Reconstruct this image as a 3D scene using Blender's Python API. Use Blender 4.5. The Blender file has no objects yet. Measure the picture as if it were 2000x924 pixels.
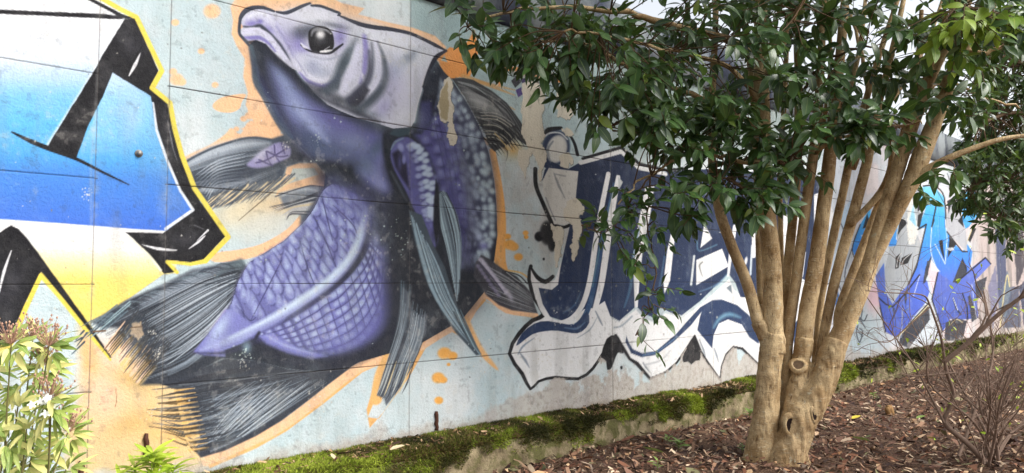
import bpy, math, random
import numpy as np
from mathutils import Matrix, Vector

scene = bpy.context.scene
COL = scene.collection
# ---------------------------------------------------------------- measured geometry (metres, camera at x=0 y=0)
EYE = 1.20
FOC = 1500.0                                   # focal length in pixels of a 2000 px wide picture
PITCH = math.atan(91.0 / FOC)
ROLL = 0.0038
_cp, _sp, _cr, _sr = math.cos(PITCH), math.sin(PITCH), math.cos(ROLL), math.sin(ROLL)
_r0 = np.array([1.0, 0, 0]); _u0 = np.array([0, -_sp, _cp]); C_FWD = np.array([0, _cp, _sp])
C_RIGHT = _cr * _r0 - _sr * _u0
C_UP = _cr * _u0 + _sr * _r0
C_POS = np.array([0, 0, EYE])

def ray(x, y):
    return C_FWD + C_RIGHT * ((x - 1000.0) / FOC) - C_UP * ((y - 462.0) / FOC)

def at(x, y, depth):
    """measured direction (x, y) at a distance of `depth` metres in front of the camera -> world point"""
    return C_POS + ray(x, y) * depth

def on_ground(x, y, z=0.0):
    r = ray(x, y)
    return C_POS + r * ((z - EYE) / r[2])

_v = ray(2565, 547); WALL_DIR = np.array([_v[0], _v[1], 0.0]); WALL_DIR /= np.linalg.norm(WALL_DIR)
WALL_NRM = np.array([WALL_DIR[1], -WALL_DIR[0], 0.0])        # faces the camera
WALL_ORG = at(322, 547, 3.85); WALL_ORG[2] = 0.0

def wall_point(s, z, out=0.0):
    return WALL_ORG + WALL_DIR * s + WALL_NRM * out + np.array([0, 0, z])

def W(x, y):
    """measured direction -> (s, z) on the wall plane"""
    r = ray(x, y)
    t = np.dot(WALL_ORG - C_POS, WALL_NRM) / np.dot(r, WALL_NRM)
    p = C_POS + r * t
    return float(np.dot(p - WALL_ORG, WALL_DIR)), float(p[2])

def W_back(s, z):
    """(s, z) arrays on the wall -> measured picture coordinates"""
    px = WALL_ORG[0] + WALL_DIR[0] * s; py = WALL_ORG[1] + WALL_DIR[1] * s; pz = z - EYE
    a = px * C_RIGHT[0] + py * C_RIGHT[1] + pz * C_RIGHT[2]
    b = px * C_UP[0] + py * C_UP[1] + pz * C_UP[2]
    c = px * C_FWD[0] + py * C_FWD[1] + pz * C_FWD[2]
    return 1000 + FOC * a / c, 462 - FOC * b / c

LEDGE_TOP = 0.21; LEDGE_W = 0.32; WALL_BAND = 3.07; WALL_TOP = 3.55
JOINT_X = [-420, 180, 322, 800, 1195, 1390, 1545, 1665, 1760, 1838, 1902, 1955, 2000, 2040]
JOINT_S = [W(x, 547)[0] for x in JOINT_X]
ROW_H = 0.503
JOINT_Z = [W(322, 555)[1] + ROW_H * k for k in range(-1, 4)]
# ---------------------------------------------------------------- camera, sky, sun, exposure
cam_data = bpy.data.cameras.new('camera'); cam = bpy.data.objects.new('camera', cam_data); COL.objects.link(cam)
cam_data.sensor_fit = 'HORIZONTAL'; cam_data.sensor_width = 36.0; cam_data.lens = 36.0 * FOC / 2000.0
cam_data.clip_start = 0.05; cam_data.clip_end = 2000.0
_m = Matrix.Identity(4)
for _i in range(3):
    _m[_i][0], _m[_i][1], _m[_i][2], _m[_i][3] = C_RIGHT[_i], C_UP[_i], -C_FWD[_i], C_POS[_i]
cam.matrix_world = _m
scene.camera = cam

SUN_AZ = math.radians(112); SUN_EL = math.radians(42)          # where the light comes from (azimuth clockwise from +Y)
sun_dir = Vector((math.sin(SUN_AZ) * math.cos(SUN_EL), math.cos(SUN_AZ) * math.cos(SUN_EL), math.sin(SUN_EL)))
world = bpy.data.worlds.new('World'); scene.world = world; world.use_nodes = True
_nt = world.node_tree; _nt.nodes.clear()
_sky = _nt.nodes.new('ShaderNodeTexSky'); _sky.sky_type = 'NISHITA'; _sky.sun_disc = False
_sky.sun_elevation = SUN_EL; _sky.sun_rotation = SUN_AZ; _sky.air_density = 1.0; _sky.dust_density = 4.0; _sky.ozone_density = 1.0
_hs = _nt.nodes.new('ShaderNodeHueSaturation'); _hs.inputs['Saturation'].default_value = 0.25      # thin bright cloud
_bg = _nt.nodes.new('ShaderNodeBackground'); _bg.inputs['Strength'].default_value = 0.15
_out = _nt.nodes.new('ShaderNodeOutputWorld')
_nt.links.new(_sky.outputs[0], _hs.inputs['Color']); _nt.links.new(_hs.outputs[0], _bg.inputs[0]); _nt.links.new(_bg.outputs[0], _out.inputs[0])
sun_data = bpy.data.lights.new('sun', 'SUN'); sun = bpy.data.objects.new('sun', sun_data); COL.objects.link(sun)
sun_data.energy = 1.1; sun_data.angle = math.radians(22); sun_data.color = (1.0, 0.96, 0.90)
sun.rotation_euler = sun_dir.to_track_quat('Z', 'Y').to_euler()
scene.view_settings.view_transform = 'Standard'; scene.view_settings.look = 'None'
scene.view_settings.gamma = 1.0; scene.view_settings.use_curve_mapping = False
scene.view_settings.exposure = 1.05
scene.render.engine = 'CYCLES'
# ---------------------------------------------------------------- the wall's paint, laid down in wall coordinates (s along, z up)
class Block: pass
def _cols(xa, xb, step):
    return [W(x, 547)[0] for x in np.arange(xa, xb, step)]
def _with_joints(vals, joints, gap, lo, hi):
    keep = [v for v in vals if all(abs(v - j) > gap * 1.6 for j in joints)]
    for j in joints:
        if lo + gap < j < hi - gap: keep += [j - gap, j, j + gap]
    return np.array(sorted([lo, hi] + [v for v in keep if lo + 1e-4 < v < hi - 1e-4]), np.float32)

S_SEAM = JOINT_S[4]; S_LO = W(-400, 547)[0]; S_HI = 30.0
GAP = 0.0035
BLOCKS = []
for _lo, _hi, _c, _zs in ((S_LO, S_SEAM, _cols(-399, -30, 4) + _cols(-30, 600, 1.6) + _cols(600, 900, 1.25) + _cols(900, 1195, 1.0), 0.0046), (S_SEAM, S_HI, _cols(1196, 1640, 1.25) + _cols(1640, 2070, 1.5) + list(np.arange(W(2070, 547)[0], S_HI, 0.4)), 0.0092)):
    b = Block()
    b.S = _with_joints(_c, JOINT_S, GAP, _lo, _hi)
    b.Z = _with_joints(list(np.arange(0.15, WALL_BAND, _zs)), JOINT_Z, GAP, 0.12, WALL_BAND)
    b.col = np.empty((len(b.Z), len(b.S), 3), np.float32); b.col[:] = (192, 210, 215)
    b.pid = np.zeros((len(b.Z), len(b.S)), np.uint8)
    b.PX, b.PY = W_back(*np.meshgrid(b.S.astype(float), b.Z.astype(float)))
    b.PX = b.PX.astype(np.float32); b.PY = b.PY.astype(np.float32)
    BLOCKS.append(b)

prng = np.random.RandomState(7)
_lat = prng.rand(256, 256).astype(np.float32)
def vnoise(x, y):
    xi = np.floor(x).astype(int); yi = np.floor(y).astype(int)
    fx = (x - xi).astype(np.float32); fy = (y - yi).astype(np.float32)
    fx = fx * fx * (3 - 2 * fx); fy = fy * fy * (3 - 2 * fy)
    a = _lat[yi & 255, xi & 255]; b_ = _lat[yi & 255, (xi + 1) & 255]
    c = _lat[(yi + 1) & 255, xi & 255]; d = _lat[(yi + 1) & 255, (xi + 1) & 255]
    return (a * (1 - fx) + b_ * fx) * (1 - fy) + (c * (1 - fx) + d * fx) * fy
def fbm(x, y, freq, octv=4, off=0.0):
    r = 0; a = 0.5; t = 0
    for k in range(octv):
        r = r + a * vnoise(x * freq + off + 17.3 * k, y * freq + off * 1.7 + 9.1 * k); t += a; a *= 0.55; freq *= 2.03
    return r / t

def mpp(x, y):
    r = ray(x, y); return float(np.dot(WALL_ORG - C_POS, WALL_NRM) / np.dot(r, WALL_NRM)) / FOC
def stretch(x, y):
    """how much the slanting view squeezes the wall sideways at x"""
    return mpp(x, y) / (W(x + 1, y)[0] - W(x, y)[0])
def wpts(pts):
    return np.array([W(x, y) for x, y in pts])
def cr(pts, n=5, closed=True):
    """Catmull-Rom through measured points"""
    p = np.array(pts, float); out = []; N = len(p)
    for i in range(N if closed else N - 1):
        if closed: a, b_, c, d = p[i - 1], p[i], p[(i + 1) % N], p[(i + 2) % N]
        else: a, b_, c, d = p[max(i - 1, 0)], p[i], p[i + 1], p[min(i + 2, N - 1)]
        for k in range(n):
            t = k / n
            out.append(0.5 * ((2 * b_) + (c - a) * t + (2 * a - 5 * b_ + 4 * c - d) * t * t + (3 * b_ - a - 3 * c + d) * t ** 3))
    if not closed: out.append(p[-1])
    return [tuple(q) for q in out]

def _sub(b, P, pad):
    s0, z0 = P.min(0) - pad; s1, z1 = P.max(0) + pad
    i0, i1 = np.searchsorted(b.S, [s0, s1]); j0, j1 = np.searchsorted(b.Z, [z0, z1])
    if i1 - i0 < 1 or j1 - j0 < 1: return None
    return slice(j0, j1), slice(i0, i1)
ONLY = [None]
def _mix(b, sl, a, color, pid):
    if ONLY[0] is not None: a = a * (b.pid[sl] == ONLY[0])
    if callable(color): color = color(b.PX[sl], b.PY[sl])
    else: color = np.array(color, np.float32)
    a3 = a[..., None]
    b.col[sl] = b.col[sl] * (1 - a3) + color * a3
    if pid is not None: b.pid[sl][a > 0.5] = pid

def poly(pts, color, soft=1.2, a=1.0, pid=None, smooth=0, rough=0.0, rfreq=25.0, grow=0.0):
    if smooth: pts = cr(pts, smooth)
    P = wpts(pts); c = np.mean(np.array(pts), 0); m = mpp(*c)
    kx = stretch(*c); sf = max(soft * m, 1.25 * m, .004); rg = rough * m; gr = grow * m
    for b in BLOCKS:
        sl = _sub(b, P, (sf + rg + abs(gr)) / min(kx, 1))
        if sl is None: continue
        S = (b.S[sl[1]][None, :] * kx).astype(np.float32); Z = b.Z[sl[0]][:, None].astype(np.float32)
        d2 = np.full((Z.shape[0], S.shape[1]), 1e9, np.float32); ins = np.zeros(d2.shape, bool)
        Q = (P * np.array([kx, 1])).astype(np.float32); R = np.roll(Q, -1, 0)
        for (ax, ay), (bx, by) in zip(Q, R):
            ex, ey = bx - ax, by - ay; L = ex * ex + ey * ey
            if L < 1e-12: continue
            wx = S - ax; wy = Z - ay
            t = np.clip((wx * ex + wy * ey) / L, 0, 1)
            np.minimum(d2, (wx - t * ex) ** 2 + (wy - t * ey) ** 2, out=d2)
            if ey != 0:
                cond = ((Z >= ay) != (Z >= by))
                ins ^= cond & (wx < (wy / ey) * ex)
        sd = np.sqrt(d2); sd[ins] *= -1; sd -= gr
        if rg: sd = sd + (fbm(S / kx + 0 * Z, Z + 0 * S, rfreq, 4, len(pts) * 1.37) - 0.5) * 2 * rg
        _mix(b, sl, np.clip(0.5 - sd / sf, 0, 1) * a, color, pid)

def stroke(pts, w, color, soft=1.0, a=1.0, pid=None, smooth=4, rough=0.0):
    n0 = len(pts); ws = np.array(w, float) if np.ndim(w) else np.full(n0, float(w))
    if len(ws) != n0: ws = np.interp(np.linspace(0, 1, n0), np.linspace(0, 1, len(ws)), ws)
    if smooth and n0 > 2:
        q = cr(pts, smooth, False); ws = np.interp(np.linspace(0, n0 - 1, len(q)), np.arange(n0), ws); pts = q
    P = wpts(pts); m = np.array([mpp(*p) for p in pts]); hw = ws * m * 0.5; mm_ = float(m.mean()); kx = stretch(*np.mean(np.array(pts), 0)); sf = max(soft * mm_, 1.25 * mm_, .004)
    for b in BLOCKS:
        sl = _sub(b, P, (hw.max() + sf) / min(kx, 1))
        if sl is None: continue
        S = (b.S[sl[1]][None, :] * kx).astype(np.float32); Z = b.Z[sl[0]][:, None].astype(np.float32)
        best = np.full((Z.shape[0], S.shape[1]), -1e9, np.float32)
        for k in range(len(P) - 1):
            ax, ay = P[k] * (kx, 1); ex, ey = (P[k + 1] - P[k]) * (kx, 1); L = ex * ex + ey * ey
            if L < 1e-12: continue
            wx = S - np.float32(ax); wy = Z - np.float32(ay)
            t = np.clip((wx * np.float32(ex) + wy * np.float32(ey)) / np.float32(L), 0, 1)
            d = np.sqrt((wx - t * np.float32(ex)) ** 2 + (wy - t * np.float32(ey)) ** 2)
            np.maximum(best, (hw[k] + (hw[k + 1] - hw[k]) * t - d).astype(np.float32), out=best)
        if rough: best += (fbm(S + 0 * Z, Z + 0 * S, 60, 3, n0) - 0.5) * 2 * rough * float(m.mean())
        _mix(b, sl, np.clip(0.5 + best / sf, 0, 1) * a, color, pid)

def blob(x, y, rx, ry, color, a=1.0, ang=0.0, power=1.0, pid=None):
    """soft sprayed spot; power > 1 makes it flatter with a harder rim"""
    s0, z0 = W(x, y); e = 2.0
    sx, zx = W(x + e, y); sy, zy = W(x, y + e)
    J = np.array([[(sx - s0) / e, (sy - s0) / e], [(zx - z0) / e, (zy - z0) / e]]); Ji = np.linalg.inv(J)
    r = max(rx, ry) * 2.2
    ext = np.abs(J) @ np.array([r, r]); P = np.array([[s0 - ext[0], z0 - ext[1]], [s0 + ext[0], z0 + ext[1]]])
    ca, sa = math.cos(math.radians(ang)), math.sin(math.radians(ang))
    for b in BLOCKS:
        sl = _sub(b, P, 0)
        if sl is None: continue
        ds = b.S[sl[1]][None, :] - s0; dz = b.Z[sl[0]][:, None] - z0
        u = Ji[0, 0] * ds + Ji[0, 1] * dz; v = Ji[1, 0] * ds + Ji[1, 1] * dz
        q = ((u * ca + v * sa) / rx) ** 2 + ((-u * sa + v * ca) / ry) ** 2
        _mix(b, sl, (np.exp(-q ** power) * a).astype(np.float32), color, pid)

def vgrad(stops, kx=0.0, ky=1.0):
    ts = [s[0] for s in stops]; cs = np.array([s[1] for s in stops], np.float32)
    def f(X, Y):
        t = X * kx + Y * ky
        return np.stack([np.interp(t, ts, cs[:, k]) for k in range(3)], -1).astype(np.float32)
    return f
def lerp_path(A, B, t):
    return [(a[0] + (b[0] - a[0]) * t, a[1] + (b[1] - a[1]) * t) for a, b in zip(A, B)]
def hair(A, B, n, w, colors, a=(0.5, 1.0), jit=3.0, cut=0.0, soft=0.8, pid=None, t0=0.0, t1=1.0, seed=1):
    """a bundle of brush strokes running between two guide paths"""
    r = random.Random(seed)
    for k in range(n):
        t = t0 + (t1 - t0) * (k + r.random()) / n
        p = lerp_path(A, B, t); p = cr(p, 3, False)
        if cut:
            i0 = int(r.random() * cut * len(p)); i1 = len(p) - int(r.random() * cut * len(p)); p = p[i0:max(i1, i0 + 2)]
        jx, jy = (r.random() - 0.5) * jit, (r.random() - 0.5) * jit
        p = [(x + jx, y + jy) for x, y in p]
        ww = w * (0.6 + 0.8 * r.random())
        stroke(p, [ww * 0.5, ww, ww * 0.8, 0.3], r.choice(colors), soft, a[0] + (a[1] - a[0]) * r.random(), pid, smooth=0)

# paint colours as they read in daylight
AQUA, PALE, PEACH, ORNG, YEL = (184, 206, 210), (224, 228, 229), (247, 198, 154), (240, 182, 112), (232, 212, 88)
BLK, WHT, NAVY, TEAL = (27, 27, 31), (240, 240, 241), (38, 50, 80), (70, 105, 135)
LAV, LAV2, PUR, DPUR, DARK, SLATE, ICE = (224, 222, 238), (178, 172, 216), (128, 117, 182), (84, 76, 130), (50, 50, 58), (88, 98, 112), (176, 188, 202)

def paint_background():
    for b in BLOCKS:
        S, Z = np.meshgrid(b.S, b.Z); n = fbm(S, Z, 2.2, 5, 3.0); n2 = fbm(S, Z, 9.0, 4, 11.0); n3 = fbm(S * 1.0, Z * 0.25, 5.0, 4, 5.0)
        def mixin(a, c): b.col[:] = b.col * (1 - a[..., None]) + np.array(c, np.float32) * a[..., None]
        mixin(np.clip((n - 0.40) * 4, 0, 1) * 0.85, PALE); mixin(np.clip((n2 - .5) * 5, 0, 1) * 0.3, (206, 211, 212))
        mixin(np.clip((n3 - 0.5) * 4, 0, 1) * 0.3, (176, 200, 203))
        X, Y = b.PX, b.PY
        # right of the long upright joint: greener grey tint with some shade painted in
        g = np.clip((X - 798) / 5, 0, 1) * np.clip((330 - Y) / 160, 0, 1)
        mixin(g * 0.7, (140, 165, 166))
        g = np.clip((X - 950) / 80, 0, 1) * np.clip((1190 - X) / 60, 0, 1) * np.clip((560 - Y) / 80, 0, 1) * np.clip((Y - 280) / 60, 0, 1)
        mixin(g * np.clip(n2 * 2.4 - 0.7, 0, 1) * 0.8, (196, 194, 190))
        g = np.clip((X - 1190) / 8, 0, 1) * np.clip((1650 - X) / 60, 0, 1) * np.clip((330 - Y) / 40, 0, 1)
        mixin(g * 0.65, (120, 132, 128))
        g = np.clip((X - 1590) / 30, 0, 1)
        mixin(g * 0.85, (206, 212, 220)); mixin(g * np.clip((n - .5) * 5, 0, 1), (222, 205, 205))
        g = np.clip((X - 1890) / 25, 0, 1)
        mixin(g * 0.9, (190, 174, 168)); mixin(g * np.clip((n3 - .5) * 5, 0, 1), (150, 140, 136))

def splat(x, y, r, c=PEACH):
    blob(x, y, r, r * 0.85, c, 1, 0, 4)

def paint_peach():
    for x, y, r in ((414, 22, 17), (345, 155, 14), (342, 44, 8), (393, 100, 7), (420, 166, 7), (338, 140, 8), (355, 160, 9), (487, 226, 9), (462, 252, 6), (494, 215, 10), (476, 232, 7)):
        splat(x, y, r)
    poly([(415, 206), (430, 192), (452, 186), (480, 184), (472, 200), (468, 212), (450, 220), (425, 217)], PEACH, 2, smooth=4)
    # halo round head and jaw
    poly([(462, -6), (520, -10), (575, -2), (600, -10), (640, -8), (668, 6), (712, 16), (700, 28), (760, 44), (806, 54), (850, 70), (872, 92), (862, 112), (600, 110), (548, 262), (532, 274), (470, 252), (496, 240), (480, 205), (484, 180), (475, 150), (478, 115), (462, 90), (452, 66), (455, 40), (450, 14)], PEACH, 3)
    poly([(360, 322), (362, 306), (410, 283), (440, 262), (452, 250), (470, 262), (490, 235), (535, 262), (562, 258), (530, 280), (470, 278), (410, 296), (364, 322)], PEACH, 3, smooth=3)
    poly([(560, 326), (584, 318), (617, 318), (637, 342), (634, 367), (605, 363), (560, 379), (538, 384), (550, 350), (557, 338)], PEACH, 1.5)
    poly([(572, 329), (614, 328), (622, 341), (560, 360)], (196, 206, 200), 3)
    # ochre wash under the chest fins
    for x, y, rx, ry, c in ((500, 400, 70, 22, (236, 208, 160)), (470, 420, 60, 26, (224, 212, 180)), (560, 400, 40, 20, (240, 196, 140)), (520, 440, 60, 26, (216, 214, 200))):
        blob(x, y, rx, ry, c, 0.8, -14)
    poly([(587, 419), (560, 448), (512, 476), (465, 488), (432, 492), (412, 500), (420, 512), (470, 508), (514, 496), (560, 466), (592, 434), (594, 422)], PEACH, 1.5, smooth=3)
    # orange field under the tail
    poly([(163, 640), (215, 690), (300, 700), (400, 760), (440, 800), (400, 905), (330, 930), (150, 935), (118, 860), (150, 760)], (234, 198, 142), 24, 0.9, rough=26, rfreq=7)
    blob(205, 770, 42, 60, (246, 200, 168), 0.9); blob(175, 700, 16, 40, (236, 178, 110), 0.8); blob(250, 830, 50, 22, (196, 160, 92), 0.5, -25); blob(262, 740, 40, 20, (190, 156, 84), 0.6, 20)
    blob(225, 690, 34, 30, (244, 200, 170), 0.9)
    blob(330, 840, 60, 40, (236, 186, 110), 0.7); blob(260, 880, 60, 30, (214, 190, 140), 0.6)
    # belly halo
    poly([(400, 900), (500, 862), (560, 826), (620, 778), (690, 728), (704, 716), (752, 702), (735, 775), (718, 815), (740, 818), (790, 745), (826, 668), (880, 640), (945, 572), (950, 590), (1000, 608), (1050, 616), (1046, 622), (1000, 612), (948, 588), (907, 634), (940, 685), (975, 725), (960, 715), (905, 660), (878, 646), (838, 668), (800, 735), (748, 806), (722, 836), (716, 800), (742, 712), (708, 727), (630, 790), (560, 842), (500, 876), (410, 915)], ORNG, 2)
    stroke([(405, 900), (500, 858), (560, 826), (625, 776), (695, 722), (750, 700)], 20, PEACH, 3)
    stroke([(822, 680), (876, 642), (910, 626), (945, 576), (990, 606), (1048, 616)], [10, 18, 16, 14, 12, 8], PEACH, 2)
    stroke([(760, 695), (742, 735), (735, 780)], 22, (240, 186, 116), 4); stroke([(905, 630), (935, 680), (970, 720)], [26, 14, 4], (242, 190, 130), 5)
    # line along the back and splashes right of it
    stroke([(962, 296), (974, 360), (980, 430), (976, 500), (984, 530)], [12, 14, 18, 24, 18], (246, 182, 108), 2)
    for x, y, r in ((996, 478, 12), (1004, 482, 10), (1013, 502, 9), (992, 462, 7), (1027, 455, 6), (1028, 463, 5), (868, 690, 14), (884, 695, 10), (856, 738, 13), (866, 742, 8), (857, 782, 9), (876, 712, 4)):
        splat(x, y, r, (246, 178, 88))
    stroke([(990, 528), (1020, 534), (1040, 552)], 3, (236, 190, 110), 2)
    # orange behind the nape and back fin
    poly([(850, 113), (872, 96), (910, 84), (925, 60), (935, 88), (930, 130), (915, 150), (880, 154), (866, 138)], (226, 152, 84), 2, rough=4)
    poly([(862, 118), (868, 108), (874, 122)], (150, 168, 160), 1.5)
    for y0, y1, w in ((148, 186, 8), (156, 176, 6), (162, 214, 6), (180, 236, 9), (262, 296, 14)):
        stroke([(905, y0), (945, (y0 + y1) / 2 - 4), (1005, y1)], [w, w, 2], (206, 158, 100), 3, 0.8)
    stroke([(975, 166), (984, 136), (1040, 140), (1100, 160)], [5, 7, 9, 9], (222, 148, 84), 2); blob(1050, 146, 40, 8, (222, 148, 84), 0.8, 10)
    blob(1000, 290, 22, 18, (214, 176, 112), 0.9, 30)
    for p, c in (([(998, 158), (1010, 147), (1018, 160), (1006, 172)], DARK), ([(1007, 176), (1018, 170), (1022, 184), (1012, 190)], (72, 58, 120)), ([(1017, 155), (1028, 152), (1030, 162), (1020, 164)], (60, 50, 90))):
        poly(p, c, 1)

def paint_left_fin():
    fin = [(340, 330), (362, 313), (410, 288), (470, 270), (500, 267), (530, 271), (560, 262), (600, 300), (616, 318), (584, 318), (560, 326), (556, 338), (548, 356), (536, 372), (500, 382), (450, 400), (405, 408), (350, 392)]
    poly(fin, (70, 79, 92), 5, pid=5)
    hair([(360, 330), (440, 300), (540, 290)], [(380, 378), (450, 376), (548, 334)], 60, 3.2, [(150, 160, 172), (62, 70, 82), (120, 130, 142), (46, 52, 62)], (0.4, 0.85), 3, 0.25, pid=5, seed=3)
    stroke([(366, 322), (420, 296), (480, 282), (525, 280)], [14, 24, 18, 4], (196, 206, 216), 16, 0.85)
    stroke([(352, 330), (365, 315), (412, 291), (470, 272), (500, 269), (532, 274)], 4, (70, 80, 92), 2)
    for k in range(9):
        y = 306 + k * 6; stroke([(382 + k * 3, y + 36), (425, y + 8), (478, y - 6 + k)], [1, 3.4, 1], (186, 196, 206), 1, 0.75)
    stroke([(372, 350), (420, 352), (480, 336), (540, 320)], 22, (64, 72, 84), 20, 0.6)
    blob(480, 338, 34, 14, (60, 66, 78), 0.7, -15); blob(560, 300, 26, 16, (44, 46, 54), 0.8, -30); blob(590, 306, 24, 12, (40, 42, 50), 0.85)
    # scaly base of the fin
    poly([(482, 322), (492, 312), (520, 290), (545, 278), (566, 286), (566, 306), (545, 316), (520, 326), (496, 328)], (150, 146, 188), 5, smooth=3, pid=5)
    blob(512, 300, 18, 7, (200, 200, 220), 0.8, -38); blob(560, 282, 10, 8, (70, 74, 86), 0.6)
    for p in ([(500, 318), (522, 312), (560, 290)], [(520, 296), (524, 312), (532, 324)], [(536, 284), (538, 304), (546, 316)], [(522, 296), (545, 306), (562, 304)], [(506, 312), (528, 322)], [(550, 280), (556, 300)]):
        stroke(p, 3, (78, 72, 112), 2, 0.9)
    # torn lower edge
    r = random.Random(5)
    for k in range(26):
        t = k / 25; x = 392 + 150 * t; y = 404 - 34 * t + r.uniform(-4, 4)
        stroke([(x + 26 + r.random() * 14, y - 26), (x + 6, y - 6), (x - 22 + r.random() * 12, y + 8 + r.random() * 8)], [3, 3.6, 0.5], (228, 206, 164), 1.2, 0.9)
    for k in range(26):
        t = k / 25; x = 396 + 150 * t; y = 398 - 34 * t + r.uniform(-4, 4)
        stroke([(x + 30, y - 26), (x + 4, y - 2), (x - 30 + r.random() * 16, y + 14 + r.random() * 10)], [2.6, 2.4, 0.4], r.choice([(66, 74, 86), (90, 98, 108)]), 0.8, 0.85)
    stroke([(536, 372), (500, 402), (466, 431)], [2, 2, 1], (110, 96, 80), 0.8)
    # second small fin
    poly([(546, 384), (565, 376), (605, 363), (634, 367), (622, 395), (605, 425), (590, 438), (584, 416), (566, 408), (552, 398)], (120, 128, 138), 7, pid=5)
    stroke([(548, 380), (590, 370), (625, 372)], 7, (170, 180, 188), 5); stroke([(538, 384), (560, 376), (605, 363), (634, 366)], 2.5, (74, 80, 90), 1.5)
    for k in range(16):
        t = k / 15; stroke([(620 - 8 * t, 376 + 44 * t), (580 - 10 * t, 392 + 26 * t), (530 + 30 * t + r.uniform(-6, 6), 404 + 26 * t)], [2.5, 3, 0.5], r.choice([(66, 74, 84), (60, 62, 70), (190, 190, 190), (214, 196, 160)]), 1, 0.85)
    stroke([(630, 372), (616, 402), (592, 436)], [10, 16, 12], (66, 72, 84), 8, 0.8)

def paint_left_letters():
    body = [(-260, -40), (150, -40), (200, 2), (232, 22), (264, 38), (313, 138), (295, 172), (328, 202), (352, 305), (378, 372), (440, 461), (398, 508), (345, 512), (343, 534), (318, 537), (250, 585), (176, 632), (216, 702), (165, 640), (118, 580), (80, 536), (55, 590), (30, 650), (-30, 740), (-260, 760)]
    g = vgrad([(40, (233, 235, 240)), (110, (218, 228, 238)), (150, (178, 208, 238)), (185, (124, 190, 236)), (235, (98, 182, 236)), (290, (84, 168, 232)), (335, (76, 138, 222)), (432, (70, 116, 214))], kx=-0.03)
    poly(body, g, 1, pid=2)
    low = vgrad([(440, (240, 240, 240)), (476, (240, 240, 236)), (505, (240, 230, 180)), (540, (238, 216, 116)), (700, (238, 216, 104))], kx=-0.03)
    poly([(-260, 424), (0, 428), (130, 437), (258, 447), (345, 452), (440, 461), (398, 508), (345, 512), (343, 534), (318, 537), (250, 585), (176, 632), (216, 702), (165, 640), (80, 536), (30, 650), (-30, 740), (-260, 760)], low, 2.5, pid=2)
    # blue inner panel
    pan = vgrad([(140, (196, 214, 240)), (190, (150, 202, 240)), (260, (124, 190, 238)), (310, (86, 166, 232)), (348, (76, 138, 222)), (440, (70, 116, 214))])
    poly([(220, 142), (296, 190), (298, 215), (313, 285), (342, 352), (379, 412), (324, 448), (290, 446), (252, 361), (150, 310), (190, 215)], pan, 5, pid=2)
    blob(260, 215, 16, 60, (176, 208, 240), 0.5, 10)
    # black strokes
    K = dict(soft=1.4, pid=2, rough=1.0)
    poly([(-260, 6), (0, 19), (100, 23), (200, 27), (243, 33), (240, 38), (150, 34), (0, 27), (-260, 16)], BLK, **K)
    poly([(175, -6), (190, 2), (240, 28), (264, 36), (240, 38), (214, 22), (172, 0)], BLK, 1.2, pid=2)
    stroke([(242, 40), (200, 112), (184, 142), (94, 284)], 8, (236, 240, 246), 5, 0.8)
    poly([(243, 38), (264, 35), (309, 138), (294, 171), (298, 190), (220, 142), (200, 190), (172, 245), (149, 308), (93, 286), (130, 225), (188, 132), (200, 108)], BLK, **K)
    poly([(296, 188), (326, 203), (335, 250), (349, 300), (372, 362), (388, 398), (440, 461), (398, 507), (372, 513), (325, 508), (344, 532), (320, 534), (262, 468), (244, 453), (318, 456), (350, 432), (375, 411), (353, 372), (327, 310), (308, 252), (298, 212)], BLK, **K)
    stroke([(23, 258), (60, 276), (95, 290), (150, 311), (200, 336), (252, 361)], [3, 9, 10, 7, 5, 2], BLK, 1.2)
    poly([(-260, 560), (-120, 430), (-60, 480), (0, 454), (22, 440), (36, 447), (52, 464), (80, 502), (172, 630), (219, 699), (213, 699), (165, 636), (112, 570), (80, 531), (56, 580), (32, 638), (-20, 700), (-120, 740), (-260, 740)], BLK, **K)
    blob(20, 560, 30, 60, (62, 62, 70), 0.5, 10); blob(262, 90, 30, 30, (64, 64, 72), 0.4); blob(330, 260, 14, 60, (66, 66, 74), 0.4, -12); blob(360, 470, 40, 18, (64, 64, 72), 0.4)
    # white edges and glints
    stroke([(299, 200), (306, 255), (326, 312), (352, 372), (377, 410), (324, 447)], [3, 5, 5, 5, 6, 6], (232, 238, 246), 2, smooth=0)
    stroke([(252, 462), (290, 498), (314, 528)], [2, 5, 5], (240, 236, 214), 2)
    for p, w in (([(274, 104), (264, 126), (252, 148)], [1, 7, 2]), ([(22, 490), (8, 530), (-2, 572)], [2, 6, 3]), ([(278, 478), (310, 486), (345, 489)], [1, 6, 2]), ([(400, 461), (388, 472), (369, 486)], [2, 5, 1]), ([(406, 450), (385, 470)], [4, 1]), ([(112, 620), (122, 650)], [0.5, 0.5])):
        stroke(p, w, (226, 226, 230), 1.2)
    stroke([(328, 235), (338, 285), (346, 312)], [1, 4, 1], (150, 152, 160), 3, 0.8); stroke([(276, 92), (262, 118), (250, 134)], [1, 5, 1], (24, 24, 28), 2)
    stroke([(380, 440), (398, 448)], [2, 1], (170, 170, 176), 3, 0.6)
    poly([(291, 166), (302, 178), (331, 202), (327, 216), (296, 198)], BLK, 1, pid=2); stroke([(330, 215), (345, 292), (370, 360), (386, 396), (436, 458)], 11, BLK, 1.2, smooth=0, pid=2)
    # yellow outline
    Y = dict(color=YEL, soft=1.2, pid=2, smooth=0)
    stroke([(176, -12), (200, -2), (235, 18), (267, 34), (316, 138), (297, 172), (332, 201), (341, 250), (356, 305), (380, 368), (446, 463), (402, 509)], 10, **Y)
    stroke([(402, 510), (372, 516), (326, 511), (346, 532)], [9, 7, 6, 7], **Y)
    stroke([(24, 664), (50, 602), (80, 538), (118, 582), (166, 642), (216, 703)], [10, 10, 9, 8, 8, 4], **Y)
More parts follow.
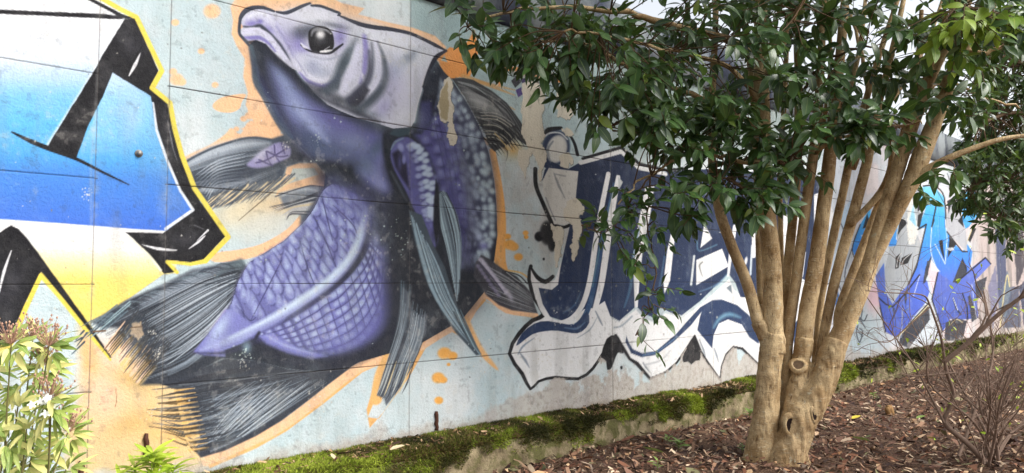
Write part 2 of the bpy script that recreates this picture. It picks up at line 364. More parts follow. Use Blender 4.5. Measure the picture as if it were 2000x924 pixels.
    stroke([(34, 645), (10, 690), (-20, 740)], 12, **Y)
    stroke([(190, 134), (185, 240), (178, 320), (178, 440)], 3, (205, 205, 200), 5, 0.3)

def paint_tail():
    up = [(470, 508), (446, 512), (420, 518), (375, 527), (315, 557), (246, 587), (180, 629), (200, 640), (240, 640), (262, 672), (290, 690), (306, 716), (275, 752), (360, 750), (400, 720), (440, 698), (470, 600), (492, 530)]
    poly(up, (48, 53, 62), 7, pid=4)
    hair([(470, 520), (400, 530), (310, 568), (190, 632)], [(470, 590), (430, 660), (370, 720), (285, 752)], 120, 3.2, [(120, 130, 142), (40, 45, 54), (148, 160, 172), (72, 82, 94), (34, 38, 46), (46, 52, 60), (38, 42, 50)], (0.35, 0.85), 4, 0.22, pid=4, seed=11)
    stroke([(440, 520), (390, 536), (330, 566), (280, 592)], [4, 20, 24, 6], (176, 188, 202), 18, 0.7)
    hair([(462, 530), (400, 546), (330, 580), (280, 610)], [(455, 590), (410, 650), (350, 700), (320, 720)], 34, 2.2, [(200, 210, 220), (176, 188, 200)], (0.4, 0.8), 3, 0.35, seed=13)
    stroke([(470, 512), (440, 524), (420, 545)], [14, 8, 3], (90, 104, 112), 8, 0.8); blob(470, 520, 14, 10, (120, 136, 142), 0.5)
    stroke([(330, 730), (380, 700), (420, 676)], [3, 12, 6], (150, 164, 178), 8, 0.6)
    r = random.Random(21)
    for k in range(40):
        t = k / 39; x = 440 - 250 * t; y = 515 + 112 * t ** 1.15
        stroke([(x + 16, y + 6), (x - 8, y + 2 + r.uniform(-3, 3)), (x - 34, y + 16 + r.uniform(-6, 4))], [1, 3.2, .5], r.choice([(60, 68, 80), (104, 118, 128), (48, 54, 64)]), 1.2, 0.7)
    # pale skin showing between the ragged tips
    for k in range(11):
        t = k / 10; x = 250 + 62 * t; y = 628 + 66 * t
        stroke([(x - 6, y), (x - 30, y + 34), (x - 44, y + 52)], [2, 8, 6], r.choice([(244, 204, 172), (240, 198, 150), (232, 196, 130)]), 2, 0.9)
    for k in range(24):
        t = k / 23; x = 252 + 66 * t; y = 626 + 70 * t
        L = r.uniform(40, 74)
        c0 = r.choice([(52, 54, 58), (60, 66, 74), (46, 52, 62)])
        stroke([(x + 16, y - 24), (x - L * 0.3, y + L * 0.34)], [2, 4.4], c0, 1, 0.9); stroke([(x - L * 0.25, y + L * 0.3), (x - L * 0.5, y + L * 0.58), (x - L * 0.72, y + L * 0.86)], [4.2, 3, 0.6], r.choice([(92, 74, 48), c0, (76, 66, 50)]), 1, 0.92)
    for k in range(9):
        x = 176 + r.random() * 40; y = 640 - (x - 176) * 0.3 + r.uniform(-8, 16)
        stroke([(x + 40, y - 34), (x, y), (x - 12, y + 10)], [3, 3, 0.6], r.choice([(70, 86, 98), (98, 116, 128), (150, 176, 184)]), 1, 0.85)
    for p in ([(164, 646), (148, 664)], [(170, 650), (150, 676)], [(165, 668), (140, 692)], [(160, 660), (146, 668)]):
        stroke(p, [4, 1.5], (52, 70, 84), 1)
    # lower tail fin
    low = [(300, 745), (360, 735), (440, 700), (500, 704), (560, 720), (620, 726), (684, 719), (640, 752), (600, 784), (550, 822), (500, 852), (440, 880), (392, 894), (380, 880), (392, 858), (384, 820), (366, 790), (352, 764)]
    poly(low, (52, 57, 67), 3, pid=4)
    hair([(340, 752), (430, 735), (560, 728)], [(392, 890), (480, 850), (640, 745)], 110, 3.0, [(104, 116, 130), (48, 53, 62), (132, 144, 158), (38, 43, 52), (68, 77, 88), (44, 49, 58)], (0.35, 0.8), 4, 0.25, pid=4, seed=31)
    hair([(330, 752), (420, 728), (500, 712)], [(370, 780), (470, 760), (600, 730)], 22, 4, [(46, 48, 56), (54, 58, 66)], (0.5, 0.9), 4, 0.2, seed=33)
    hair([(400, 860), (450, 800), (510, 745)], [(480, 852), (560, 796), (630, 745)], 26, 1.8, [(206, 216, 224), (184, 196, 206)], (0.5, 0.9), 3, 0.35, seed=35)
    hair([(380, 800), (430, 770), (480, 740)], [(400, 880), (470, 830), (560, 760)], 20, 1.6, [(170, 182, 194)], (0.4, 0.8), 3, 0.35, seed=36)
    for k in range(30):
        t = min(1, max(0, k / 29 + r.uniform(-.03, .03))); x = 368 + 32 * t + r.uniform(-4, 12); y = 752 + 124 * t
        L = 50 + 30 * math.sin(t * 3.1) + r.uniform(-30, 24)
        e = (x - L, y + 12 - 22 * t + r.uniform(-3, 3)); stroke([(x + 40, y - 10), (x + 6, y - 3), (x - L * .3, y + 3)], [1, r.uniform(3, 6), 3], r.choice([(52, 57, 66), (64, 70, 80), (44, 48, 56)]), 1.2, 0.85); stroke([(x - L * 0.2, y + 2), (x - L * .5, y + 5), e], [4, 3.4, 0.8], r.choice([(62, 56, 48), (84, 66, 40), (70, 76, 82)]), 1, 0.9)
    for k in range(14):
        t = k / 13; x = 366 + 28 * t; y = 758 + 116 * t
        stroke([(x + 14, y), (x - 24, y + 5)], [1, 5], r.choice([(240, 190, 112), (236, 196, 130)]), 1.5, 0.8)
    stroke([(350, 752), (450, 744), (560, 728), (680, 720)], 2, (140, 146, 152), 2, 0.5)

def paint_body():
    body = [(487, 87), (495, 112), (497, 150), (512, 175), (527, 205), (545, 240), (560, 262), (590, 290), (618, 318), (636, 340), (632, 368), (610, 410), (590, 437), (555, 470), (512, 497), (489, 511), (465, 550), (450, 595), (420, 634), (378, 687), (400, 696), (440, 700), (495, 704), (560, 720), (620, 726), (680, 720), (700, 708), (762, 690), (800, 680), (820, 672), (875, 640), (900, 627), (945, 572), (966, 507), (972, 459), (970, 400), (965, 350), (955, 300), (940, 255), (915, 205), (882, 155), (867, 140), (850, 113), (700, 60), (520, 60)]
    poly(body, DARK, 1.2, pid=3)
    # jaw and throat
    stroke([(490, 92), (498, 130), (502, 160), (520, 190), (545, 236), (566, 268)], [10, 14, 16, 18, 18, 16], (86, 98, 108), 4)
    poly([(530, 110), (560, 140), (590, 175), (640, 210), (700, 240), (745, 262), (735, 290), (700, 312), (650, 320), (610, 300), (580, 270), (556, 230), (538, 180), (528, 140)], (104, 98, 142), 30, smooth=3)
    for x, y, rx, ry, an, c, a in ((556, 160, 13, 56, -30, (160, 160, 194), 0.85), (585, 212, 20, 40, -40, (172, 170, 206), 0.9), (618, 245, 24, 34, -48, (176, 170, 212), 0.7), (660, 238, 50, 16, 32, (116, 104, 158), 0.9), (690, 280, 36, 22, 20, (150, 146, 180), 0.85), (660, 298, 44, 20, 10, (104, 106, 132), 0.7), (630, 285, 30, 20, 30, (92, 98, 122), 0.6), (730, 275, 18, 16, 0, (120, 110, 164), 0.7), (612, 280, 18, 30, -30, (86, 92, 116), 0.6), (590, 268, 26, 30, -40, (70, 74, 96), 0.5),
                                   (505, 110, 14, 30, -10, (44, 44, 54), 0.7), (540, 115, 40, 14, 38, (40, 40, 50), 0.9), (600, 160, 60, 14, 42, (38, 38, 46), 0.95), (660, 208, 50, 12, 28, (46, 48, 56), 0.9), (520, 175, 8, 50, -25, (62, 58, 90), 0.7), (548, 228, 10, 50, -32, (64, 62, 92), 0.6)):
        blob(x, y, rx, ry, c, a, an)
    stroke([(575, 200), (610, 245), (640, 275)], [4, 18, 6], (186, 182, 218), 14, 0.7)
    blob(655, 330, 50, 14, (36, 36, 42), 0.9, 10); blob(640, 345, 30, 24, (38, 38, 46), 0.9)
    poly([(705, 300), (742, 285), (752, 305), (752, 330), (762, 372), (745, 378), (718, 360), (698, 335)], (132, 124, 174), 22, smooth=3)
    blob(742, 360, 10, 18, (176, 168, 214), 0.8, -38); blob(712, 322, 20, 22, (84, 94, 112), 0.6); blob(735, 290, 12, 20, (92, 104, 118), 0.6, 30)
    stroke([(752, 262), (756, 300), (770, 350), (795, 395)], [6, 14, 14, 10], (42, 42, 48), 8, 0.9)
    stroke([(764, 336), (780, 366), (794, 392)], [3, 5, 3], (112, 112, 122), 6, 0.7)
    blob(690, 380, 50, 14, (36, 36, 42), 0.9, 8); blob(660, 392, 26, 10, (40, 40, 50), 0.5)
    # ------------------------------------------------------- lower left lobe
    lobe = [(632, 372), (612, 410), (590, 438), (555, 470), (512, 498), (489, 512), (466, 550), (452, 594), (436, 622), (500, 640), (560, 612), (640, 560), (690, 510), (712, 460), (718, 410), (708, 388), (680, 372), (655, 360)]
    poly(lobe, (122, 114, 168), 10, smooth=3, pid=14); ONLY[0] = 14
    r = random.Random(9)
    rows = 7
    A = [(640, 372), (604, 424), (556, 474), (510, 505), (478, 534), (460, 590)]
    B = [(712, 408), (708, 470), (684, 512), (640, 552), (570, 596), (470, 640)]
    for i in range(14):
        u = i / 13
        pa = cr(A, 8, False); pb = cr(B, 8, False); a0 = pa[int(u * (len(pa) - 1))]; b0 = pb[int(u * (len(pb) - 1))]
        for j in range(6):
            v = (j + (0.5 if i % 2 else 0.0)) / 5.4
            x = a0[0] + (b0[0] - a0[0]) * v + r.uniform(-3, 3); y = a0[1] + (b0[1] - a0[1]) * v + r.uniform(-3, 3)
            if v > 1.02: continue
            L = r.uniform(20, 29); w = r.uniform(8, 11); tilt = -0.22 - 0.15 * (1 - u) + r.uniform(-.1, .1)
            def T(dx, dy): return (x + dx * math.cos(tilt) - dy * math.sin(tilt), y + dx * math.sin(tilt) + dy * math.cos(tilt))
            drop = [T(0, -L), T(w * .7, -L * .3), T(w, L * .25), T(w * .5, L * .62), T(-w * .4, L * .62), T(-w, L * .2), T(-w * .6, -L * .35)]
            poly([(p[0] + 2.2, p[1] + 1.5) for p in drop], (66, 60, 104), 4, 0.9, smooth=2)
            poly(drop, r.choice([(146, 138, 192), (134, 124, 182), (158, 150, 202)]), 4, 0.95, smooth=2)
            poly([T(0, -L * .6), T(w * .4, -L * .15), T(w * .35, L * .12), T(-w * .4, L * .12), T(-w * .4, -L * .15)], r.choice([(200, 198, 226), (188, 184, 216), (210, 208, 232)]), 9, 0.8, smooth=2)
    for p in ([(550, 508), (528, 552), (490, 626)], [(612, 420), (636, 470), (660, 530)], [(586, 470), (600, 520), (620, 570)], [(650, 400), (690, 440), (700, 470)], [(470, 605), (488, 626), (500, 620)], [(626, 372), (640, 430), (650, 470)]):
        stroke(p, [1, 2.6, 1], (62, 56, 92), 1.6, 0.75)
    stroke([(630, 376), (608, 416), (588, 440), (555, 474), (512, 502)], [4, 8, 6, 4, 4], (212, 210, 232), 8, 0.6)
    ONLY[0] = None
    # bright keel sweeping down to the tail point
    pt = [(378, 687), (408, 650), (440, 604), (456, 606), (480, 624), (500, 640), (560, 620), (540, 644), (480, 668), (440, 684), (440, 697), (400, 694)]
    poly(pt, (140, 130, 190), 4)
    blob(430, 640, 12, 34, (206, 204, 230), 0.85, 32); blob(460, 660, 30, 10, (160, 150, 206), 0.8, -18); blob(400, 684, 18, 6, (120, 110, 172), 0.9, -8)
    stroke([(385, 689), (430, 690), (470, 680), (520, 660), (560, 640)], [2, 6, 8, 8, 8], (52, 48, 70), 5, 0.8)
    stroke([(392, 684), (450, 664), (520, 632), (580, 596), (640, 556), (684, 510), (706, 462), (714, 410)], [4, 14, 20, 22, 22, 22, 22, 12], (176, 168, 210), 8)
    stroke([(450, 660), (520, 626), (580, 590), (640, 548), (682, 504), (703, 460), (712, 416)], [2, 8, 12, 12, 12, 10, 4], (228, 226, 240), 9, 0.95)
    stroke([(480, 668), (540, 638), (600, 600), (660, 554), (700, 506), (720, 456), (726, 400)], [3, 5, 8, 9, 10, 12, 12], (50, 46, 66), 9, 0.85)
    for x, y, rx, ry, c, a in ((700, 400, 40, 22, (108, 100, 150), .6), (735, 440, 26, 44, (96, 90, 132), .55), (680, 372, 44, 14, (112, 104, 150), .6), (650, 352, 24, 14, (92, 88, 122), .6), (745, 400, 30, 24, (84, 80, 106), .5), (770, 560, 22, 70, (70, 66, 88), .6)):
        blob(x, y, rx, ry, c, a)
    # ------------------------------------------------------- belly scales
    poly([(506, 654), (560, 626), (620, 592), (680, 552), (716, 510), (728, 470), (752, 480), (756, 540), (758, 600), (748, 640), (720, 670), (680, 688), (630, 694), (580, 684), (530, 668)], (112, 103, 160), 26, smooth=3)
    A = [(505, 652), (560, 628), (620, 590), (676, 546), (712, 500), (724, 470)]
    B = [(548, 684), (600, 698), (656, 694), (710, 668), (746, 600), (752, 490)]
    pa = cr(A, 10, False); pb = cr(B, 10, False); NA, NB = 17, 7
    def BP(u, v):
        a0 = pa[min(int(u * (len(pa) - 1)), len(pa) - 1)]; b0 = pb[min(int(u * (len(pb) - 1)), len(pb) - 1)]
        return (a0[0] + (b0[0] - a0[0]) * v, a0[1] + (b0[1] - a0[1]) * v)
    for i in range(NA):
        for j in range(NB):
            u0, u1, v0, v1 = (i + .08) / NA, (i + .92) / NA, (j + .08) / NB, (j + .92) / NB
            q = [BP(u0, v0), BP(u1, v0), BP(u1, v1), BP(u0, v1)]
            fade = (1 - 0.8 * max(0, v1 - 0.5) / 0.5) * (1 - 0.45 * max(0, u1 - .75) / .25)
            dkb = r.uniform(0.75, 1)
            poly(q, r.choice([(150, 142, 200), (162, 154, 208), (140, 130, 192)]), 4, 0.9 * fade * dkb)
            cx, cy = BP((u0 + u1) / 2, (v0 + v1) / 2); wq = math.dist(q[0], q[1]) * .36; hq = math.dist(q[1], q[2]) * .36
            an = math.degrees(math.atan2(q[1][1] - q[0][1], q[1][0] - q[0][0]))
            blob(cx, cy, max(wq, 3), max(hq, 3), r.choice([(206, 202, 232), (216, 214, 238), (190, 184, 222)]), 0.85 * fade * dkb, an, 1.4)
    for i in range(NA + 1):
        stroke([BP(i / NA * .999, v) for v in (0, .3, .6, .85)], [1, 2, 2, .5], (66, 58, 100), 1.8, r.uniform(.35, .7))
    for j in range(1, NB):
        stroke([(BP(u, j / NB)[0] + r.uniform(-2, 2), BP(u, j / NB)[1] + r.uniform(-2, 2)) for u in np.linspace(0.0, .99, 14)], 2.0, (66, 58, 100), 1.8, 0.7 - .08 * j)
    poly([(506, 656), (530, 650), (580, 678), (640, 696), (610, 702), (560, 690), (520, 672)], (140, 130, 192), 6); stroke([(520, 655), (560, 676), (610, 690)], [3, 6, 2], (186, 180, 220), 5, 0.7)
    stroke([(500, 672), (560, 700), (620, 712), (680, 704), (740, 676), (772, 640)], [6, 16, 20, 22, 22, 16], (44, 42, 54), 18, 0.85)
    blob(482, 678, 9, 12, (170, 186, 196), 0.7); stroke([(500, 660), (506, 650)], 6, (50, 46, 64), 4)
    # dark flank with broad upright strokes
    blob(790, 520, 34, 120, (48, 46, 52), 0.9); blob(850, 580, 50, 70, (50, 48, 54), 0.9, -20)
    for x, c in ((730, (110, 106, 126)), (742, (60, 58, 66)), (760, (66, 64, 72)), (776, (58, 56, 62))):
        stroke([(x, 405), (x + 2, 440), (x + 4, 475)], 14, c, 14, 0.7)
    blob(735, 470, 6, 12, (170, 160, 206), 0.5); blob(716, 425, 10, 26, (150, 144, 196), 0.5)
    # ------------------------------------------------------- back, right of the head
    poly([(806, 258), (835, 245), (862, 215), (880, 230), (905, 300), (918, 380), (915, 450), (895, 480), (880, 440), (868, 400), (856, 352), (835, 300)], (104, 94, 150), 12)
    for i in range(9):
        for j in range(4):
            x = 822 + j * 22 + i * 4.2 + r.uniform(-3, 3); y = 190 + i * 27 + j * 6 + (13 if j % 2 else 0) + r.uniform(-3, 3)
            if x > 925 or (x < 845 and y > 275 and y < 440) or y < 205: continue
            blob(x + 2, y + 9, 9, 4, (54, 48, 80), 0.6); blob(x, y, 9, 9, (140, 130, 184), 0.7, r.uniform(-20, 20), 2)
            blob(x - 1, y - 3, 4, 6, (186, 178, 216), 0.35)
    for k in range(6):
        stroke([(846 + k * 10, 230 + k * 4), (868 + k * 10, 330), (880 + k * 9, 430)], 1.6, (60, 54, 88), 2, 0.5)
    r2 = random.Random(17)
    stroke([(868, 165), (905, 230), (934, 310), (944, 400), (938, 480)], [20, 46, 56, 56, 40], (86, 82, 108), 26, 0.8)
    E = cr([(858, 150), (884, 175), (910, 212), (934, 258), (950, 304), (960, 352), (966, 400), (966, 456), (956, 500)], 8, False)
    for k in range(34):
        e = E[int(k / 33 * (len(E) - 1))]
        for j in range(6):
            x = e[0] - 8 - j * 13 + r2.uniform(-3, 3) + (4 if k % 2 else 0); y = e[1] + j * 5 + r2.uniform(-4, 4)
            if j > 1 and (k * 37 + j * 11) % 7 == 0: continue
            if y < 160 and j > 1: continue
            if j > 3 and y < 260: continue
            br = [(206, 206, 212), (196, 196, 206), (168, 166, 182), (140, 136, 164), (126, 120, 156), (112, 106, 146)][j]
            if y > 330: br = [(232, 232, 236), (222, 222, 230), (190, 188, 204), (164, 158, 188), (134, 128, 166), (112, 106, 148)][j]
            sz = r2.uniform(0.8, 1.35); blob(x, y, 5.6 * sz, 6.8 * sz, br, r2.uniform(.75, 1) if y > 300 else r2.uniform(.6, .9), r2.uniform(-50, 20), 1.35)
    for k in range(9):
        blob(846 + r2.uniform(-4, 4), 158 + k * 13, 4, 5, (150, 148, 166), 0.6, 0, 2)
    poly([(846, 118), (862, 140), (856, 180), (842, 240), (822, 262), (806, 262), (814, 230), (826, 172), (838, 138)], (46, 46, 58), 6)
    poly([(822, 200), (842, 196), (845, 235), (830, 256), (816, 256)], (92, 84, 140), 10, 0.7)
    stroke([(868, 350), (890, 410), (905, 470), (920, 520)], [14, 24, 26, 16], (92, 82, 132), 20, 0.7)
    stroke([(900, 300), (918, 380), (924, 460)], [10, 18, 10], (120, 114, 134), 16, 0.5)
    for k in range(5):
        stroke([(886 + k * 8, 430 + k * 6), (900 + k * 8, 470), (894 + k * 6, 520)], 5, (58, 54, 76), 5, 0.5)
    blob(945, 480, 9, 8, (150, 138, 196), 0.8); blob(936, 462, 8, 7, (206, 200, 224), 0.8); blob(952, 468, 8, 5, (232, 230, 238), 0.9, -30)
    blob(930, 540, 40, 30, (48, 48, 54), 0.7); blob(900, 590, 40, 26, (50, 49, 55), 0.8)

def paint_fins():
    r = random.Random(41)
    # scaly arm fin in the middle
    arm = [(762, 300), (768, 278), (784, 268), (802, 270), (822, 288), (838, 312), (848, 345), (852, 380), (850, 420), (856, 460), (850, 484), (836, 462), (820, 432), (806, 404), (796, 380), (780, 350), (768, 326)]
    poly(arm, (112, 102, 156), 4, smooth=3, pid=6)
    stroke([(758, 300), (764, 276), (782, 264), (804, 264)], [8, 7, 6, 4], (46, 48, 56), 3)
    stroke([(764, 292), (772, 278), (788, 270)], [2, 4, 2], (150, 162, 170), 2.5, 0.8)
    poly([(766, 300), (780, 290), (794, 320), (800, 370), (786, 350), (772, 326)], (52, 46, 66), 6)
    blob(783, 288, 6, 9, (176, 168, 214), 0.95, -20, 2); blob(789, 312, 4, 9, (160, 150, 204), 0.9, 0, 2); blob(781, 318, 4, 14, (110, 100, 150), 0.7)
    axis = cr([(808, 284), (822, 306), (830, 340), (836, 372), (838, 404), (842, 424)], 6, False)
    for k in range(13):
        e = axis[int(k / 12 * (len(axis) - 1))]; wd = 26 - abs(k - 4.5) * 1.8
        for j in (-1, 0, 1):
            x = e[0] + j * wd * 0.42 + r.uniform(-2, 2); y = e[1] + (abs(j) * 5 - 3) + r.uniform(-2, 2)
            blob(x + 1, y + 5, 7, 5, (70, 62, 104), 0.6, 10, 1.5)
            blob(x, y, 7.5, 5.6, (226, 224, 240) if j >= 0 else (186, 180, 218), 0.95, -16, 2)
    blob(841, 440, 5, 10, (130, 120, 176), 0.9); blob(846, 462, 4, 14, (78, 72, 104), 0.8)
    # its long brushed rays
    rays1 = dict(A=[(800, 412), (812, 470), (838, 560), (880, 630), (936, 690)], B=[(836, 478), (856, 520), (880, 580), (902, 622), (942, 700)])
    poly([(798, 410), (824, 420), (846, 478), (868, 520), (884, 570), (905, 630), (940, 692), (930, 694), (890, 650), (862, 610), (830, 540), (810, 470)], (84, 88, 96), 3, pid=6)
    hair(rays1['A'], rays1['B'], 46, 2.6, [(176, 186, 194), (120, 128, 138), (206, 214, 220), (60, 62, 70), (148, 158, 168)], (0.5, 0.95), 3, 0.2, pid=6, seed=43)
    poly([(856, 372), (872, 376), (894, 420), (900, 470), (898, 540), (895, 560), (884, 520), (872, 480), (858, 440)], (90, 92, 100), 3, pid=6)
    hair([(858, 380), (860, 430), (876, 500), (892, 590)], [(866, 372), (888, 410), (900, 470), (896, 570)], 40, 2.2, [(190, 196, 202), (140, 146, 154), (212, 218, 222), (70, 72, 80)], (0.5, 0.95), 3, 0.2, pid=6, seed=44)
    poly([(852, 350), (858, 380), (860, 440), (852, 486), (846, 440), (848, 390)], (44, 42, 50), 4)
    stroke([(872, 376), (888, 410), (898, 452)], 1.5, (60, 58, 70), 1)
    hair([(884, 610), (900, 640), (918, 672)], [(900, 604), (915, 640), (938, 690)], 16, 1.8, [(196, 206, 212), (52, 54, 60), (104, 114, 120)], (0.6, 1), 3, 0.1, seed=45)
    # ventral fin below the belly
    poly([(786, 560), (796, 570), (808, 620), (834, 612), (832, 650), (820, 674), (806, 712), (782, 756), (754, 792), (750, 778), (736, 772), (748, 730), (764, 690), (776, 630)], (78, 84, 94), 3, pid=7)
    hair([(788, 570), (776, 640), (754, 710), (736, 772)], [(834, 612), (824, 670), (796, 730), (754, 790)], 44, 2.6, [(130, 142, 152), (54, 58, 66), (100, 110, 120), (160, 172, 180)], (0.5, 0.95), 3, 0.25, pid=7, seed=51)
    for k in range(8):
        x = 738 + k * 7; stroke([(x + 22, 706), (x + 8, 748), (x - 2, 776 - abs(k - 3) * 2)], [1, 3, 0.5], r.choice([(226, 206, 160), (196, 200, 196), (50, 54, 62)]), 1, 0.9)
    hair([(780, 545), (780, 600), (776, 640)], [(806, 560), (800, 610), (794, 660)], 12, 2, [(96, 106, 116), (130, 142, 150)], (0.5, 0.9), 3, 0.2, seed=52)
    # small fin at the right
    poly([(940, 498), (956, 506), (985, 527), (1010, 540), (1036, 570), (1050, 612), (1000, 606), (975, 596), (950, 576), (925, 540), (930, 512)], (66, 66, 74), 3, pid=7)
    hair([(960, 520), (1000, 545), (1036, 575)], [(950, 580), (1000, 598), (1048, 611)], 40, 2.2, [(140, 146, 152), (56, 56, 62), (176, 180, 184), (90, 92, 98)], (0.5, 0.95), 3, 0.3, pid=7, seed=53)
    for k in range(9):
        t = k / 8; blob(940 + 48 * t, 508 + 62 * t, 8 - 2 * t, 5, (206, 202, 222), 0.9, 35, 1.6)
        blob(934 + 40 * t, 520 + 56 * t, 5, 4, (150, 144, 178), 0.7, 35, 1.6)
    stroke([(936, 512), (960, 540), (984, 572)], 2.4, (60, 56, 78), 2, 0.8); blob(996, 578, 5, 12, (200, 196, 216), 0.8, -25)
    stroke([(988, 530), (1014, 538), (1030, 554)], 2.4, DARK, 1); stroke([(990, 532), (1008, 546), (1024, 556)], 1.6, (170, 176, 176), 1)
    # back fin
    poly([(882, 153), (905, 152), (924, 156), (960, 177), (990, 201), (1017, 237), (1032, 267), (1028, 284), (1005, 268), (992, 282), (966, 296), (955, 286), (948, 261), (930, 232), (908, 190)], (62, 64, 68), 2, pid=8)
    hair([(892, 158), (940, 172), (990, 206), (1028, 262)], [(944, 262), (964, 268), (982, 276), (978, 294)], 60, 2.6, [(110, 112, 114), (44, 46, 50), (80, 84, 86), (36, 38, 42)], (0.5, 0.95), 3, 0.2, pid=8, seed=61)
    blob(935, 198, 30, 14, (176, 178, 178), 0.85, 32); blob(970, 216, 26, 9, (150, 152, 152), 0.7, 32); blob(915, 180, 12, 8, (150, 152, 154), 0.6, 30)
    for k in range(11):
        y = 214 + k * 6; stroke([(938 + k * 1.5, y + 6), (970, y + 8), (1000 - k, y + 26), (1016 - 3 * k, y + 46)], [1, 2, 1.6, .5], r.choice([(172, 172, 168), (200, 196, 180), (30, 32, 36)]), 1, 0.8)
    for k in range(12):
        t = k / 11; x = 1028 - 62 * t; y = 268 + 22 * t
        stroke([(x - 22, y - 22), (x - 4, y - 2), (x + 8, y + 14)], [2.4, 2.6, 0.5], r.choice([(40, 42, 46), (196, 170, 116), (54, 54, 54)]), 1, 0.9)
    for k in range(8):
        stroke([(895 + k * 5, 160 + k * 3), (925 + k * 6, 168 + k * 5), (948 + k * 6, 184 + k * 7)], [1.5, 2, .6], (170, 176, 178) if k < 2 else (48, 50, 54), 1, 0.7)

def paint_head():
    top = [(469, 37), (472, 30), (480, 21), (495, 15), (515, 15), (535, 22), (557, 21), (590, 9), (605, 5), (612, 10), (625, 11), (655, 21), (664, 29), (700, 43), (725, 50), (762, 56), (800, 64), (825, 75), (850, 86), (870, 99)]
    head = top + [(852, 111), (838, 138), (826, 170), (816, 205), (810, 236), (803, 248), (768, 251), (735, 240), (700, 231), (664, 216), (640, 204), (615, 182), (595, 158), (580, 138), (568, 132), (540, 112), (520, 86), (500, 78), (480, 82), (469, 72), (465, 62), (475, 53), (470, 44)]
    poly(head, (214, 214, 226), 1.2, pid=9)
    def sb(x, y, rx, ry, an, c, a=0.8): blob(x, y, rx, ry, c, a, an)
    # brow and crown
    sb(600, 30, 60, 18, 4, (232, 232, 238)); sb(740, 80, 80, 26, 14, (230, 231, 236)); sb(640, 50, 40, 14, 12, (226, 227, 234)); sb(560, 60, 30, 26, 30, (192, 190, 216), 0.6)
    sb(790, 130, 16, 60, 4, (232, 233, 238)); sb(780, 225, 40, 22, 12, (232, 233, 238)); sb(745, 205, 34, 30, -20, (196, 194, 220), 0.7); sb(828, 110, 22, 24, 0, (226, 228, 234))
    # lips
    poly([(478, 45), (484, 30), (500, 20), (520, 21), (540, 40), (560, 70), (578, 100), (590, 132), (580, 134), (562, 108), (540, 82), (520, 60), (505, 50), (490, 53)], (206, 204, 228), 3, smooth=3)
    stroke([(486, 34), (500, 26), (518, 28), (534, 42)], [6, 10, 10, 6], (232, 232, 242), 6); sb(492, 46, 14, 6, -6, (140, 132, 194), 0.95); sb(508, 42, 6, 5, -30, (128, 120, 186), 0.9); sb(526, 58, 12, 7, 40, (150, 144, 198), 0.8)
    stroke([(476, 52), (492, 54), (506, 50), (514, 55), (530, 72), (545, 88), (560, 110), (570, 128)], [3, 6, 6, 9, 12, 12, 9, 5], (62, 66, 78), 4, 0.95)
    stroke([(475, 66), (484, 60), (502, 60), (522, 70), (540, 90), (556, 112), (572, 130)], [6, 11, 12, 13, 12, 11, 6], (220, 218, 236), 3)
    stroke([(475, 74), (492, 74), (508, 74), (524, 84), (538, 100)], [5, 8, 8, 6, 3], (134, 126, 190), 4, 0.9)
    stroke([(470, 70), (484, 82), (502, 82), (520, 92), (540, 112), (566, 136)], [4, 5, 5, 6, 8, 10], (44, 44, 54), 4, 0.9)
    stroke([(505, 32), (530, 44), (552, 74), (568, 104), (582, 136), (600, 160), (622, 176)], [4, 8, 10, 10, 10, 10, 4], (224, 223, 238), 6, 0.8)
    stroke([(540, 52), (562, 86), (574, 112)], [3, 5, 3], (128, 124, 178), 5, 0.6)
    # eye socket
    sb(588, 68, 24, 14, -24, (70, 74, 84), 0.85); sb(604, 58, 26, 9, -10, (90, 94, 106), 0.8); sb(580, 85, 18, 16, 20, (138, 130, 192), 0.8); sb(664, 72, 14, 24, 10, (142, 134, 196), 0.85); sb(655, 50, 26, 6, 12, (88, 92, 104), 0.7); sb(590, 96, 16, 8, 20, (160, 154, 208), 0.7)
    poly([(602, 66), (606, 58), (616, 52), (630, 51), (642, 56), (650, 66), (653, 84), (650, 96), (640, 102), (622, 103), (608, 98), (603, 84)], (34, 34, 38), 2, smooth=3, pid=10)
    stroke([(608, 70), (612, 60), (624, 56), (636, 58), (646, 66)], [2, 6, 8, 6, 2], (150, 152, 158), 4, 0.85); blob(626, 68, 9, 9, (246, 246, 248), 1, 0, 1.6); blob(626, 80, 14, 8, (96, 98, 104), 0.5)
    stroke([(588, 88), (598, 96), (610, 101), (626, 104), (644, 104), (656, 96), (670, 86)], [3, 4, 4, 4, 4, 5, 3], (36, 36, 42), 1.6)
    stroke([(588, 84), (594, 91), (602, 94)], [2, 6, 2], (232, 230, 242), 1.5); stroke([(626, 101), (636, 100), (648, 98)], [3, 5, 2], (240, 240, 242), 1.2); stroke([(634, 97), (644, 91)], 1.5, (170, 170, 176), 1)
    # pouch under the eye
    sb(622, 120, 40, 12, 6, (216, 218, 232), 0.9); sb(624, 140, 26, 12, 8, (168, 174, 196), 0.75); sb(610, 128, 14, 12, 20, (160, 164, 190), 0.6)
    stroke([(578, 112), (590, 136), (606, 152), (630, 160), (650, 152), (664, 132), (680, 106), (692, 84)], [6, 11, 12, 12, 12, 12, 12, 8], (230, 229, 240), 6, 0.95)
    stroke([(586, 142), (604, 160), (632, 168), (654, 160), (662, 146)], [3, 7, 8, 8, 4], (134, 126, 190), 5, 0.9)
    stroke([(576, 110), (588, 130), (600, 148)], [2, 4, 2], (120, 122, 160), 4, 0.5); stroke([(600, 108), (640, 116), (670, 106)], [2, 4, 2], (150, 154, 178), 4, 0.5)
